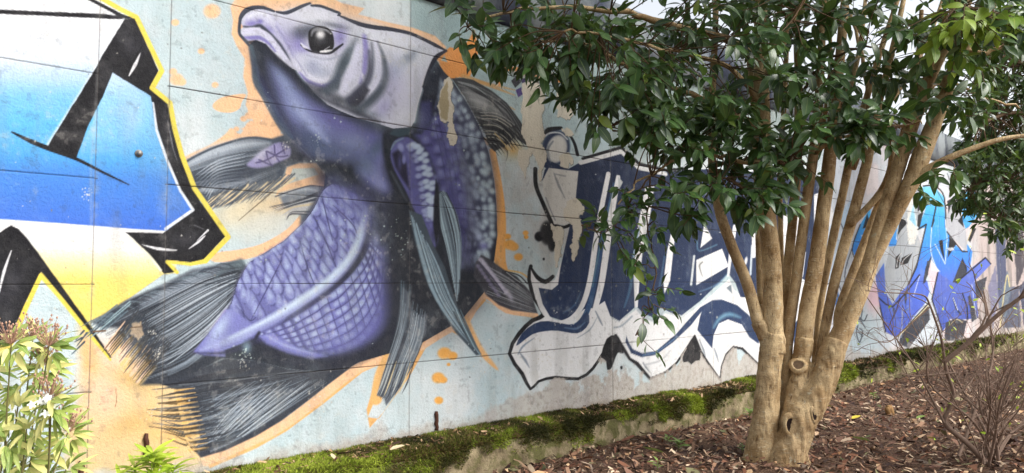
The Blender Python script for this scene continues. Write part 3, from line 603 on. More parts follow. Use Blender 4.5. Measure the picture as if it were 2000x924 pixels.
    # gill folds
    sb(676, 118, 10, 34, 28, (86, 100, 106), 0.9); sb(655, 168, 26, 12, -20, (76, 82, 90), 0.9); sb(690, 92, 8, 22, 20, (110, 118, 128), 0.7); sb(630, 178, 40, 9, 24, (58, 60, 70), 0.85)
    stroke([(700, 86), (696, 112), (690, 136), (676, 160), (670, 184)], [8, 16, 18, 18, 10], (218, 217, 234), 8, 0.9)
    stroke([(712, 70), (716, 100), (712, 140), (704, 162)], [8, 10, 8, 5], (146, 140, 196), 7, 0.85)
    stroke([(706, 140), (710, 152), (712, 162)], [3, 6, 2], (226, 224, 238), 3)
    stroke([(734, 82), (742, 110), (748, 136), (742, 160), (730, 180), (716, 190)], [12, 15, 18, 18, 14, 8], (222, 221, 236), 8, 0.95)
    stroke([(726, 84), (728, 120), (724, 150), (714, 168), (694, 186)], [4, 8, 8, 8, 6], (94, 98, 112), 7, 0.8)
    stroke([(738, 82), (748, 108), (752, 134), (750, 156), (740, 176), (722, 196), (704, 210)], [2, 6, 8, 9, 9, 10, 6], (84, 92, 102), 7, 0.9)
    poly([(676, 196), (694, 182), (712, 164), (722, 176), (712, 196), (696, 214), (680, 210)], (56, 56, 66), 7); sb(664, 196, 22, 9, 20, (62, 66, 74), 0.9); sb(700, 216, 26, 8, 24, (90, 98, 104), 0.85); sb(730, 224, 18, 7, 20, (130, 140, 148), 0.6)
    sb(768, 140, 22, 30, 30, (164, 170, 196), 0.7); sb(800, 112, 18, 10, -40, (120, 132, 146), 0.65); sb(768, 168, 18, 22, 0, (182, 178, 214), 0.7); sb(750, 210, 14, 20, 30, (170, 166, 206), 0.6)
    sb(706, 130, 8, 40, 0, (196, 194, 218), 0.4); sb(786, 176, 20, 30, 10, (214, 212, 230), 0.6)
    stroke([(682, 98), (672, 120), (664, 142), (652, 166), (634, 180)], [6, 16, 18, 18, 12], (74, 84, 94), 12, 0.85)
    stroke([(700, 92), (690, 126), (676, 156), (668, 178)], [6, 12, 14, 8], (220, 219, 236), 8, 0.9)
    stroke([(720, 100), (722, 134), (714, 160), (700, 178), (684, 196)], [5, 9, 10, 14, 18], (66, 68, 82), 9, 0.85)
    stroke([(750, 112), (755, 138), (752, 160), (740, 182), (720, 202), (700, 216)], [4, 8, 12, 14, 16, 14], (78, 86, 96), 10, 0.8)
    stroke([(712, 76), (714, 108), (711, 140)], [6, 9, 6], (142, 134, 192), 7, 0.8)
    stroke([(598, 166), (628, 190), (664, 206), (700, 222), (740, 238)], [6, 10, 12, 10, 6], (58, 60, 70), 9, 0.75)
    sb(566, 84, 10, 22, -28, (176, 172, 210), 0.6); sb(548, 66, 8, 20, -36, (168, 164, 204), 0.5); sb(716, 44, 40, 8, 14, (206, 208, 218), 0.5)
    # dark top outline
    stroke(top[:6], [6, 8, 9, 8, 7, 5], (66, 70, 82), 1.2, smooth=2); stroke([(540, 23), (560, 25), (590, 12), (606, 6)], [4, 7, 6, 4], (66, 70, 82), 1.2)
    stroke([(608, 11), (626, 12), (654, 22), (664, 26), (660, 30)], [4, 6, 6, 5, 3], (66, 70, 82), 1.2); stroke([(662, 30), (700, 46), (730, 53), (762, 57), (800, 65), (826, 76), (850, 88), (872, 99)], [3, 9, 9, 8, 7, 7, 8, 3], (58, 60, 72), 1.2)
    stroke([(872, 99), (852, 112), (838, 138), (826, 170)], [4, 8, 6, 3], (52, 52, 64), 2); stroke([(469, 36), (467, 62), (472, 72), (486, 88)], [6, 6, 6, 6], (62, 68, 80), 2)
    stroke([(824, 176), (816, 205), (809, 238)], 5, (240, 240, 244), 4, 0.6)
    poly([(770, 253), (803, 250), (800, 262), (780, 268), (760, 262)], (74, 84, 92), 4)

def paint_navy_letters():
    K = dict(pid=11)
    # black edging first
    blob(1070, 455, 16, 24, BLK, 1, 0, 5); blob(1053, 462, 9, 10, BLK, 1, 0, 5); blob(1078, 478, 8, 14, BLK, 1, 0, 4); blob(1062, 506, 2.4, 3, BLK, 1, 0, 4)
    stroke([(1046, 330), (1047, 362), (1060, 396), (1074, 428), (1084, 444)], 8, BLK, 1.2, **K); stroke([(1084, 440), (1100, 444), (1112, 440)], 6, BLK, 1.2)
    stroke([(1062, 264), (1072, 254), (1096, 250)], [5, 10, 6], BLK, 1.5); stroke([(1112, 262), (1122, 280), (1128, 302)], [5, 6, 7], BLK, 1.2)
    # dot and stem head
    stroke([(1068, 322), (1064, 312), (1066, 300)], 14, NAVY, 1.2); blob(1086, 289, 28, 36, NAVY, 1, 10, 8, pid=11)
    stroke([(1062, 268), (1074, 260), (1094, 260), (1108, 272)], 3, (200, 204, 208), 1.5); blob(1088, 291, 20, 28, (216, 214, 208), 1, 14, 8, pid=11); stroke([(1074, 312), (1070, 292), (1080, 276)], [2, 5, 3], (140, 146, 152), 2)
    poly([(1059, 352), (1064, 332), (1078, 316), (1110, 330), (1135, 316), (1131, 336), (1072, 330), (1062, 352)], NAVY, 1.2, **K)
    poly([(1061, 350), (1072, 328), (1131, 335), (1124, 386), (1118, 420), (1108, 438), (1082, 438), (1066, 392), (1060, 370)], (216, 214, 208), 1.2, **K)
    stroke([(1082, 338), (1092, 364), (1104, 388)], [2, 5, 1], (150, 152, 154), 2); stroke([(1084, 340), (1104, 344)], 3, (160, 162, 164), 2); stroke([(1066, 386), (1076, 412), (1084, 430)], 2.4, (150, 152, 156), 1.5)
    # navy mass of the word
    poly([(1131, 322), (1213, 298), (1244, 328), (1300, 336), (1380, 330), (1480, 336), (1600, 350), (1596, 560), (1560, 640), (1480, 610), (1422, 534), (1368, 588), (1332, 616), (1312, 612), (1290, 600), (1280, 622), (1256, 612), (1243, 598), (1210, 627), (1194, 618), (1150, 600), (1121, 616), (1097, 626), (1073, 618), (1058, 594), (1048, 558), (1079, 562), (1092, 534), (1104, 480), (1124, 390)], vgrad([(330, (34, 45, 72)), (600, (42, 57, 90))]), 1.2, **K)
    stroke([(1134, 318), (1213, 296), (1246, 327), (1300, 340)], 8, (222, 222, 222), 1.2, smooth=0); stroke([(1138, 310), (1213, 288), (1248, 320), (1300, 332), (1340, 330)], [5, 6, 7, 6, 5], BLK, 1.2, smooth=0)
    # white lower flourish
    fl = [(993, 692), (1003, 670), (1020, 646), (1042, 628), (1062, 617), (1080, 626), (1097, 632), (1122, 624), (1140, 604), (1160, 602), (1181, 588), (1194, 622), (1210, 630), (1243, 604), (1256, 618), (1280, 628), (1300, 612), (1332, 622), (1368, 596), (1424, 545), (1434, 566), (1450, 580), (1490, 570), (1560, 540), (1590, 560), (1590, 640), (1560, 700), (1540, 742), (1500, 730), (1476, 707), (1449, 681), (1431, 679), (1419, 693), (1410, 716), (1407, 740), (1380, 707), (1368, 687), (1357, 655), (1335, 687), (1320, 708), (1299, 726), (1270, 738), (1242, 708), (1230, 700), (1218, 681), (1203, 656), (1185, 662), (1175, 692), (1158, 720), (1130, 739), (1085, 738), (1060, 743), (1037, 758), (1012, 724)]
    poly(fl, WHT, 1.2, **K)
    stroke([(1203, 655), (1218, 681), (1230, 701), (1244, 710), (1270, 740), (1300, 727), (1322, 708), (1337, 686), (1357, 655), (1368, 687), (1382, 708), (1407, 742), (1410, 716), (1419, 692), (1433, 678), (1450, 681), (1478, 709), (1510, 735)], [5, 6, 5, 7, 5, 4, 4, 4, 3, 6, 5, 4, 4, 4, 5, 5, 5, 5], BLK, 1.2, smooth=0)
    stroke([(1037, 520), (1034, 546), (1045, 584), (1063, 614), (1040, 626), (1014, 652), (995, 691), (1020, 730), (1036, 760), (1052, 745), (1085, 737), (1130, 740), (1158, 720), (1176, 692)], [7, 8, 8, 9, 8, 8, 6, 7, 5, 5, 6, 6, 6, 5], BLK, 1.2, smooth=2)
    poly([(1037, 522), (1050, 548), (1064, 556), (1084, 546), (1096, 510), (1090, 556), (1078, 566), (1052, 562), (1060, 594), (1074, 618), (1064, 614), (1046, 584), (1037, 546)], WHT, 1, **K)
    stroke([(1038, 524), (1050, 542), (1066, 550), (1080, 540)], [4, 8, 9, 7], BLK, 1.2)
    # black drips
    poly([(1174, 694), (1185, 662), (1203, 654), (1213, 666), (1218, 690), (1207, 689), (1200, 705), (1194, 720), (1186, 722), (1184, 706), (1177, 700)], BLK, 1.5, smooth=2, pid=11)
    poly([(1357, 656), (1368, 690), (1366, 704), (1358, 705), (1350, 712), (1343, 706), (1335, 708), (1333, 698), (1341, 680)], BLK, 1.5, smooth=2, pid=11); blob(1214, 718, 2.5, 4, BLK, 1, 0, 4); blob(1329, 723, 2, 3, BLK, 1, 0, 4)
    # stems: white and teal uprights
    stroke([(1188, 340), (1174, 410), (1162, 480), (1152, 548), (1137, 596), (1117, 621), (1096, 630), (1074, 623), (1056, 600), (1046, 560)], [9, 10, 11, 11, 10, 9, 8, 7, 7, 6], WHT, 1.2)
    stroke([(1200, 360), (1184, 430), (1172, 490), (1160, 556), (1148, 604), (1130, 634), (1104, 638)], [7, 8, 10, 9, 10, 12, 6], (52, 82, 122), 1.5); stroke([(1197, 372), (1170, 490), (1157, 560)], 2.5, (96, 136, 152), 2, 0.8)
    stroke([(1207, 346), (1194, 420), (1184, 490), (1174, 556), (1162, 604)], [8, 12, 13, 12, 10], WHT, 1.2); poly([(1206, 344), (1216, 356), (1208, 372)], (200, 204, 206), 1.2)
    poly([(1008, 675), (1020, 651), (1044, 632), (1070, 627), (1110, 634), (1126, 632), (1146, 608), (1151, 630), (1136, 648), (1118, 651), (1090, 646), (1064, 647), (1040, 653), (1020, 668)], (44, 61, 96), 1.2, smooth=2)
    stroke([(1104, 640), (1126, 642), (1142, 630)], [2, 4, 2], (110, 136, 168), 3, 0.8); stroke([(1100, 612), (1122, 596), (1134, 570)], [1, 3, 1], (84, 116, 152), 4, 0.8)
    stroke([(1012, 692), (1022, 676), (1044, 660)], [2, 4, 1], (150, 164, 180), 2.5); stroke([(1016, 690), (1026, 704), (1034, 718)], [2, 5, 1], (150, 160, 172), 2.5); stroke([(1166, 620), (1152, 644), (1128, 660)], [1, 3, 1], (170, 180, 190), 2)
    stroke([(1163, 608), (1172, 626), (1177, 636)], [2, 4, 1], (140, 150, 162), 2)
    poly([(1260, 366), (1278, 364), (1270, 420), (1257, 480), (1250, 540), (1246, 600), (1240, 600), (1238, 540), (1236, 500), (1246, 440)], WHT, 1.2, **K); stroke([(1250, 440), (1238, 500), (1232, 560), (1220, 600)], [2, 5, 6, 3], (84, 120, 150), 3, 0.7)
    poly([(1318, 424), (1324, 424), (1314, 500), (1309, 548), (1298, 574), (1296, 552), (1303, 490)], WHT, 1.2, **K); stroke([(1298, 500), (1292, 540), (1284, 580)], 3, (84, 120, 150), 3, 0.7)
    stroke([(1246, 606), (1258, 618), (1280, 626), (1298, 606)], 3, (170, 180, 188), 3); stroke([(1200, 640), (1215, 636), (1235, 618)], 3, (160, 172, 184), 3)
    # A
    poly([(1376, 436), (1391, 466), (1368, 484)], WHT, 1, **K); poly([(1360, 508), (1410, 486), (1423, 520), (1360, 557)], WHT, 1, **K); stroke([(1356, 500), (1350, 556)], 4, (214, 220, 224), 1)
    stroke([(1372, 512), (1366, 520), (1372, 540)], [3, 3, 1], (140, 142, 140), 2); stroke([(1362, 470), (1366, 490), (1400, 478)], 2.5, (92, 130, 154), 2, 0.8); stroke([(1365, 570), (1400, 556), (1424, 530)], [1, 4, 1], (104, 136, 166), 3, 0.8)
    poly([(1432, 440), (1440, 438), (1430, 500), (1424, 540), (1420, 540), (1424, 490)], WHT, 1); poly([(1418, 562), (1428, 556), (1430, 574)], (120, 132, 142), 2)
    poly([(1436, 552), (1476, 545), (1482, 566), (1462, 582), (1446, 580)], NAVY, 1.5); blob(1457, 510, 3, 9, WHT, 0.9, 10, 3); stroke([(1469, 480), (1466, 536)], 4, (200, 212, 222), 1.5); stroke([(1474, 420), (1472, 500)], 8, WHT, 1.2)
    # big blue wave
    poly([(1224, 656), (1228, 668), (1236, 682), (1254, 690), (1281, 686), (1320, 653), (1341, 629), (1368, 600), (1392, 586), (1410, 585), (1440, 596), (1461, 614), (1486, 640), (1482, 672), (1464, 659), (1449, 634), (1422, 624), (1404, 632), (1394, 654), (1391, 681), (1362, 645), (1367, 620), (1371, 608), (1350, 635), (1314, 669), (1281, 693), (1254, 698), (1233, 690), (1222, 668)], (44, 61, 96), 1.2, **K)
    stroke([(1394, 640), (1406, 622), (1424, 614), (1446, 620)], [3, 7, 8, 3], (120, 168, 192), 6, 0.8); stroke([(1256, 694), (1284, 686), (1322, 658)], 2.4, (96, 130, 168), 2, 0.8)
    stroke([(1256, 708), (1262, 718), (1270, 728)], [2, 4, 1], (140, 146, 152), 2); stroke([(1262, 712), (1290, 704), (1310, 684)], [4, 3, 1], (190, 194, 198), 3); stroke([(1366, 664), (1374, 684), (1378, 696)], [2, 4, 1], (140, 148, 156), 2); stroke([(1395, 680), (1400, 694), (1404, 708)], [2, 4, 1], (150, 158, 166), 2)
    # far letters seen between the stems
    for p in ([(1530, 420), (1546, 418), (1538, 560), (1524, 600)], [(1556, 400), (1580, 398), (1574, 470), (1552, 480)], [(1552, 500), (1574, 492), (1568, 540), (1548, 560)]): poly(p, WHT, 1)
    for p in ([(1545, 640), (1562, 620), (1570, 660), (1556, 700)], [(1500, 660), (1520, 640), (1530, 690), (1516, 716)]): poly(p, (44, 61, 96), 1)
    poly([(1590, 380), (1612, 372), (1630, 420), (1622, 560), (1600, 640), (1580, 700), (1560, 720), (1590, 600)], WHT, 2)
    for p in ([(1606, 380), (1616, 420), (1608, 480)], [(1600, 500), (1612, 560), (1590, 640)], [(1622, 580), (1610, 620), (1600, 660)]): stroke(p, [2, 5, 2], (60, 90, 140), 1.5)

def paint_far_letters():
    K = dict(pid=12)
    def Z4(*q): return [(1640 + x / 3.337, 300 + y / 3.337) for x, y in q]
    def Z5(*q): return [(1640 + x / 3.337, 480 + y / 3.337) for x, y in q]
    blob(1790, 340, 60, 40, (226, 234, 240), 0.8); blob(1690, 380, 30, 70, (222, 224, 232), 0.8); blob(1694, 350, 10, 30, (232, 204, 196), 0.8); blob(1702, 590, 10, 20, (232, 198, 206), 0.9); blob(1690, 650, 30, 40, (186, 208, 214), 0.8); blob(1870, 330, 30, 20, (206, 220, 226), 0.8)
    blue = vgrad([(370, (120, 204, 240)), (420, (64, 172, 238)), (490, (58, 140, 236)), (540, (80, 118, 222)), (600, (84, 108, 210)), (660, (72, 96, 196))])
    poly(Z4((250, 330), (190, 370), (130, 470), (80, 620), (120, 720), (160, 690), (240, 420)), blue, 1, **K); stroke(Z4((135, 462), (82, 620), (118, 722)), 2, BLK, 1); poly(Z4((150, 490), (180, 390), (200, 470)), BLK, 1); poly(Z4((140, 530), (175, 540), (165, 580)), WHT, 1.5)
    poly(Z4((330, 600), (370, 440), (440, 260), (520, 230), (520, 380), (500, 500), (530, 600), (500, 740), (430, 890), (350, 1000), (300, 880), (292, 760)), (172, 178, 184), 1, **K)
    poly(Z4((345, 480), (390, 420), (370, 600), (320, 606)), blue, 1); poly(Z4((375, 540), (395, 425), (420, 420), (440, 455), (400, 500)), BLK, 1); stroke(Z4((370, 560), (390, 430), (430, 432)), 1.4, WHT, .8)
    poly(Z4((445, 280), (480, 300), (510, 500), (490, 590), (450, 590), (440, 480)), (228, 226, 220), 2, rough=3, rfreq=40); poly(Z4((455, 430), (480, 330), (500, 480)), (150, 206, 236), 3)
    poly(Z4((365, 675), (395, 650), (385, 745), (362, 752)), BLK, 1); poly(Z4((395, 730), (405, 680), (475, 645), (445, 715)), BLK, 1); stroke(Z4((372, 740), (378, 690), (400, 650)), 1.2, WHT, .8); stroke(Z4((402, 730), (420, 690), (470, 648)), 1.2, WHT, .8)
    # blue initial, stepping down to royal blue
    poly(Z4((545, 215), (620, 215), (680, 285), (690, 480), (730, 570), (800, 640), (830, 590), (865, 640), (850, 740), (830, 790), (740, 900), (720, 1000), (640, 1000), (630, 780), (600, 680), (540, 860), (440, 1000), (430, 890), (500, 740), (560, 480), (510, 495), (560, 360), (500, 280)), blue, 1, **K)
    poly(Z4((735, 285), (805, 262), (790, 420), (822, 500), (832, 650), (700, 510), (690, 410)), (182, 184, 190), 1, **K); poly(Z4((640, 180), (740, 130), (840, 190), (800, 265), (690, 300), (650, 230)), (206, 210, 216), 2, **K)
    poly(Z4((810, 250), (900, 250), (900, 400), (840, 480), (820, 490), (795, 420)), blue, 1, **K); poly(Z4((835, 560), (870, 480), (890, 490), (850, 580)), BLK, 1); stroke(Z4((832, 570), (868, 480)), 1.5, (216, 200, 150), .8)
    for q in (((490, 300), (550, 340), (510, 380), (500, 330)), ((510, 400), (545, 380), (520, 490), (505, 470)), ((700, 310), (740, 285), (710, 390)), ((645, 570), (670, 560), (685, 700), (660, 640)), ((715, 540), (760, 590), (705, 680)), ((770, 440), (800, 400), (808, 480)), ((560, 740), (600, 660), (580, 780), (540, 860)), ((765, 770), (800, 680), (828, 740), (830, 780), (740, 850)), ((620, 160), (660, 150), (640, 230)), ((765, 120), (775, 180), (770, 190))):
        poly(Z4(*q), BLK, 1)
    stroke(Z4((550, 340), (635, 310), (600, 480), (615, 430)), 2.6, BLK, .8, smooth=0); stroke(Z4((545, 212), (620, 212), (680, 282), (692, 480)), 2.6, BLK, .8); stroke(Z4((510, 495), (565, 460), (500, 740), (430, 890)), 2.6, BLK, .8, smooth=0); stroke(Z4((690, 430), (700, 560), (688, 720), (620, 590)), 1.5, (220, 230, 240), .8, smooth=0)
    stroke(Z4((832, 640), (800, 640), (700, 510)), 2.4, BLK, .8, smooth=0); stroke(Z4((600, 480), (595, 640), (640, 770)), 1.5, (214, 226, 240), .8); stroke(Z4((700, 360), (640, 250)), 1.2, BLK, .8)
    poly(Z4((575, 770), (600, 695), (645, 770), (630, 880), (600, 910)), (226, 204, 212), 2, rough=2, rfreq=40); poly(Z4((595, 700), (655, 770), (600, 760)), (236, 236, 236), 2); poly(Z4((700, 618), (745, 612), (745, 634), (700, 632)), (220, 224, 230), 2, rough=3, rfreq=60)
    roy = vgrad([(480, (66, 130, 230)), (540, (84, 114, 216)), (660, (72, 92, 190))])
    poly(Z5((235, 200), (290, 110), (300, 300), (345, 380), (400, 300), (520, 180), (570, 230), (585, 300), (560, 370), (370, 600), (300, 560), (250, 340)), roy, 1, **K)
    poly(Z5((640, 175), (740, 240), (950, 72), (988, 118), (880, 230), (905, 470), (830, 480), (720, 478), (670, 560), (625, 430), (600, 350)), vgrad([(500, (96, 118, 210)), (580, (84, 104, 190)), (640, (66, 88, 180))]), 1, **K)
    for q in (((400, 570), (575, 375), (590, 480), (450, 670), (385, 640)), ((690, 500), (760, 470), (830, 490), (800, 620), (680, 620)), ((835, 330), (850, 320), (900, 470), (860, 500)), ((880, 240), (960, 200), (930, 330), (890, 350)), ((540, 250), (570, 100), (590, 100), (560, 240)), ((345, 400), (360, 410), (355, 480)), ((735, 240), (800, 90), (830, 180), (760, 240)), ((420, 310), (440, 290), (430, 420))):
        poly(Z5(*q), (58, 60, 70), 1.2, rough=1)
    for p in (((245, 330), (300, 380), (345, 400), (420, 320), (520, 190)), ((300, 560), (260, 380), (245, 330)), ((640, 175), (600, 350), (670, 560)), ((760, 240), (950, 78), (985, 118)), ((380, 590), (570, 385)), ((740, 340), (760, 410), (790, 450)), ((800, 310), (830, 400), (835, 480))):
        stroke(Z5(*p), 2.6, BLK, .8, smooth=0)
    stroke(Z5((385, 590), (575, 390)), 2, (226, 208, 160), .8); stroke(Z5((720, 520), (760, 480), (800, 500)), 1.5, (226, 208, 160), .8); stroke(Z5((410, 410), (400, 600)), 1.2, (206, 216, 240), .8); stroke(Z5((740, 340), (770, 420)), 1.4, (220, 228, 240), .8); stroke(Z5((860, 250), (890, 470)), 1.2, (200, 210, 236), .8); stroke(Z5((480, 330), (520, 200)), 1.4, (206, 216, 240), .8)
    poly(Z5((180, 320), (240, 240), (262, 400), (210, 380)), (228, 196, 206), 2)
    for q, c in (([(1604, 470), (1634, 420), (1650, 470), (1630, 540), (1606, 560)], (206, 222, 236)), ([(1640, 420), (1668, 380), (1676, 430), (1656, 490)], (186, 214, 238)), ([(1612, 580), (1634, 552), (1652, 590), (1630, 640), (1612, 660)], (232, 234, 240)), ([(1648, 600), (1664, 560), (1690, 620), (1672, 690), (1650, 690)], (196, 214, 222)), ([(1624, 580), (1636, 566), (1642, 586), (1628, 600)], (58, 104, 168)), ([(1688, 330), (1714, 322), (1716, 372), (1694, 380)], (236, 226, 226)), ([(1700, 400), (1722, 380), (1718, 440), (1702, 450)], (214, 220, 228))):
        poly(q, c, 2, 0.9)
    for p in ([(1634, 420), (1652, 470), (1630, 545), (1644, 600)], [(1664, 486), (1650, 540), (1668, 600), (1690, 640)], [(1606, 560), (1634, 552), (1652, 592)]): stroke(p, 2, (60, 70, 90), 1)
    # tag scribbles
    for p in (((130, 420), (150, 400), (140, 470), (120, 480), (125, 440)), ((120, 520), (110, 570), (130, 630), (150, 560), (130, 540)), ((120, 560), (150, 590)), ((135, 470), (160, 490), (180, 450))):
        stroke(Z5(*p), 2, (58, 62, 74), .8)
    for p in (((640, 150), (655, 190), (680, 140)), ((700, 130), (715, 170)), ((740, 110), (745, 150)), ((800, 90), (830, 110), (860, 100), (900, 120))): stroke(Z4(*p), 1.6, (60, 62, 72), .8)
    # far end of the wall: dark pieces
    for p, c in (([(1944, 450), (1962, 380), (1966, 560), (1950, 600)], (70, 78, 110)), ([(1950, 600), (1968, 530), (1980, 600), (1970, 650)], (96, 112, 130)), ([(1978, 430), (1996, 400), (2002, 520), (1986, 560)], (66, 62, 70)), ([(1960, 640), (1976, 560), (1990, 560), (1994, 640)], (80, 84, 104)), ([(1990, 560), (2010, 540), (2016, 620), (2000, 640)], (60, 66, 90)), ([(1930, 560), (1944, 520), (1950, 580), (1940, 640)], (120, 120, 150))):
        poly(p, c, 2, 0.9, rough=2, rfreq=10)
    stroke([(1953, 640), (1966, 540), (1972, 560)], 2, (216, 200, 140), 1)

def paint_wear():
    CR, CR2 = (214, 206, 188), (170, 156, 122)
    k = dict(rough=8, rfreq=16)
    for q in ([(1022, 165), (1050, 158), (1062, 178), (1068, 210), (1058, 228), (1062, 262), (1058, 280), (1066, 300), (1062, 330), (1056, 352), (1048, 322), (1040, 300), (1030, 330), (1026, 352), (1020, 330), (1010, 306), (1014, 296), (1034, 292), (1020, 262), (1016, 240), (1018, 200)], [(1084, 166), (1098, 172), (1108, 180), (1118, 178), (1120, 225), (1104, 234), (1088, 228), (1084, 205)],
              [(1102, 392), (1124, 384), (1138, 394), (1142, 410), (1130, 424), (1136, 440), (1130, 480), (1120, 510), (1116, 480), (1118, 440), (1100, 424)], [(1078, 440), (1100, 442), (1094, 480), (1086, 530), (1084, 500)], [(1090, 306), (1112, 300), (1118, 312), (1108, 326), (1098, 322)], [(1094, 250), (1112, 252), (1118, 262), (1104, 266)]):
        poly([(x + 0.8, y + 1.4) for x, y in q], (120, 116, 106), 1.2, 0.8, **k); poly(q, CR, 1.0, pid=13, **k)  # dark offset copy paints a shadow edge below each peeled patch
    q = [(872, 152), (878, 148), (884, 165), (886, 210), (884, 240), (894, 268), (886, 286), (878, 284), (874, 240), (862, 236), (856, 200), (862, 176)]
    poly([(x + 0.8, y + 1.2) for x, y in q], (90, 86, 80), 1.2, 0.8, **k); poly(q, CR, 1, pid=13, **k); poly([(864, 176), (874, 156), (877, 200), (874, 236), (862, 232), (858, 200)], CR2, 2, 0.9, rough=3, rfreq=40)  # shifted dark copy again, a painted shadow along the peel
    rr = random.Random(77)
    # little flakes of lost paint
    for kx in range(420):
        x = rr.uniform(20, 1500); y = rr.uniform(40, 800)
        if W(x, y)[1] < 0.25: continue
        if 150 < x < 980 and rr.random() < 0.5: continue
        s = rr.uniform(0.7, 2.0)
        poly([(x - s, y), (x, y - s * rr.uniform(.6, 1.6)), (x + s * 1.2, y + s * .2), (x, y + s * rr.uniform(.5, 1.6))], rr.choice([(226, 224, 216), (206, 202, 190), (120, 116, 110)]), 0.8, 0.85)
    for cx, cy, n, sp in ((480, 700, 40, 16), (306, 690, 30, 10), (300, 650, 16, 8), (620, 790, 30, 24), (1062, 690, 40, 30), (790, 470, 20, 30), (560, 285, 14, 10), (620, 270, 14, 10), (300, 800, 20, 20), (170, 380, 24, 10), (172, 470, 24, 10), (1100, 620, 16, 30), (940, 700, 30, 40), (1060, 420, 14, 16)):
        for _ in range(n):
            x = rr.gauss(cx, sp * .5); y = rr.gauss(cy, sp * .7); s = rr.uniform(0.6, 1.8)
            poly([(x - s, y), (x, y - s), (x + s, y), (x, y + s)], rr.choice([(230, 228, 220), (214, 206, 190)]), 0.8, 0.85)
    poly([(260, 632), (276, 630), (280, 652), (270, 662), (256, 652)], (170, 150, 126), 3, rough=5, rfreq=50); stroke([(256, 640), (276, 638)], 2, (96, 70, 50), 1); stroke([(182, 648), (206, 646)], 3, (110, 80, 56), 1.5)
    stroke([(226, 760), (228, 780), (225, 795)], 1.0, (120, 90, 60), .8)
    # weathered foot of the wall, soft run-off streaks, joint grime
    for b in BLOCKS:
        S, Z = np.meshgrid(b.S, b.Z)
        n = fbm(S, Z, 7.0, 5, 21.0); n2 = fbm(S, Z * 0.2, 9.0, 4, 31.0); n3 = fbm(S, Z, 40.0, 3, 41.0)
        def mixin(a, c): b.col[:] = b.col * (1 - np.clip(a, 0, 1)[..., None]) + np.array(c, np.float32) * np.clip(a, 0, 1)[..., None]
        far = np.clip((b.PX - 920) / 200, 0, 1) * np.clip((1700 - b.PX) / 100, 0, 1)
        h = LEDGE_TOP + 0.10 + 0.22 * far
        e = np.clip((h + (n - 0.5) * 0.5 * (0.4 + far) - Z) / 0.05, 0, 1)
        painted = np.where((b.pid == 11) | (b.pid == 4), 0.15, 1.0)
        mixin(e * (0.5 + 0.3 * far) * painted, (192, 182, 172)); mixin(e * painted * np.clip((n3 - .45) * 3, 0, 1) * 0.35, (140, 128, 116)); mixin(e * painted * np.clip((n2 - .52) * 5, 0, 1) * 0.5, (206, 196, 190))
        mixin(np.clip((LEDGE_TOP + 0.06 + (n - .5) * .12 - Z) / .05, 0, 1) * 0.45, (160, 144, 126))
        mixin(np.clip((n2 - 0.56) * 5, 0, 1) * 0.16, (120, 120, 116)); mixin(np.clip((n3 - 0.62) * 6, 0, 1) * 0.06, (90, 90, 92)); mixin(np.clip((0.40 - n) * 6, 0, 1) * 0.10, (240, 240, 240))
        fishy = np.isin(b.pid, (3, 14, 6, 9)).astype(np.float32)[..., None]; b.col[:] = b.col * (1 - fishy) + b.col * fishy * np.where((b.pid == 9)[..., None], np.array([0.975, 0.985, 1.0], np.float32), np.array([0.88, 0.965, 0.99], np.float32))
        n4 = fbm(S, Z * 0.12, 14.0, 4, 51.0); n5 = fbm(S, Z, 3.2, 5, 61.0); n6 = fbm(S, Z, 26.0, 4, 71.0)
        mixin(np.clip((n4 - 0.55) * 7, 0, 1) * np.clip((n5 - .38) * 4, 0, 1) * 0.11, (112, 112, 108)); mixin(np.clip((n5 - 0.60) * 8, 0, 1) * np.clip((n6 - .42) * 6, 0, 1) * 0.12, (206, 202, 192))
        mixin(np.clip((n6 - 0.66) * 14, 0, 1) * np.clip((n5 - .45) * 6, 0, 1) * 0.22, (214, 208, 196)); mixin(np.clip((0.33 - n6) * 12, 0, 1) * 0.14, (70, 70, 70))
        jz = np.array(JOINT_Z); js = np.array(JOINT_S)
        dz = np.min(np.abs(Z[..., None] - jz), -1); ds = np.min(np.abs(S[..., None] - js), -1)
        narrow = (S > JOINT_S[1] + .01) & (S < JOINT_S[2] - .01)
        brk = np.clip((vnoise(S * 2.3 + 5, Z * 1.1) - 0.25) * 4, 0.15, 1) * np.where(S < JOINT_S[1], 0.35, 1.0)
        mixin(np.where(narrow, 0, np.clip(1 - dz / (GAP * 1.1), 0, 1)) * brk * 0.9, (40, 36, 36))
        mixin(np.clip(1 - ds / (GAP * 1.1), 0, 1) * 0.55, (92, 88, 86)); mixin(np.clip(1 - ds / 0.03, 0, 1) * np.clip(n3 * 2 - .8, 0, 1) * 0.35, (206, 200, 192))

paint_background(); paint_peach(); paint_left_fin(); paint_left_letters(); paint_tail(); paint_body(); paint_fins(); paint_head(); paint_navy_letters(); paint_far_letters(); paint_wear()
# ---------------------------------------------------------------- helpers
def lin(c):
    return tuple(((v / 255.0) / 12.92 if v / 255.0 <= 0.04045 else ((v / 255.0 + 0.055) / 1.055) ** 2.4) for v in c)
def lin_np(a):
    a = np.clip(a / 255.0, 0, 1)
    return np.where(a <= 0.04045, a / 12.92, ((a + 0.055) / 1.055) ** 2.4)

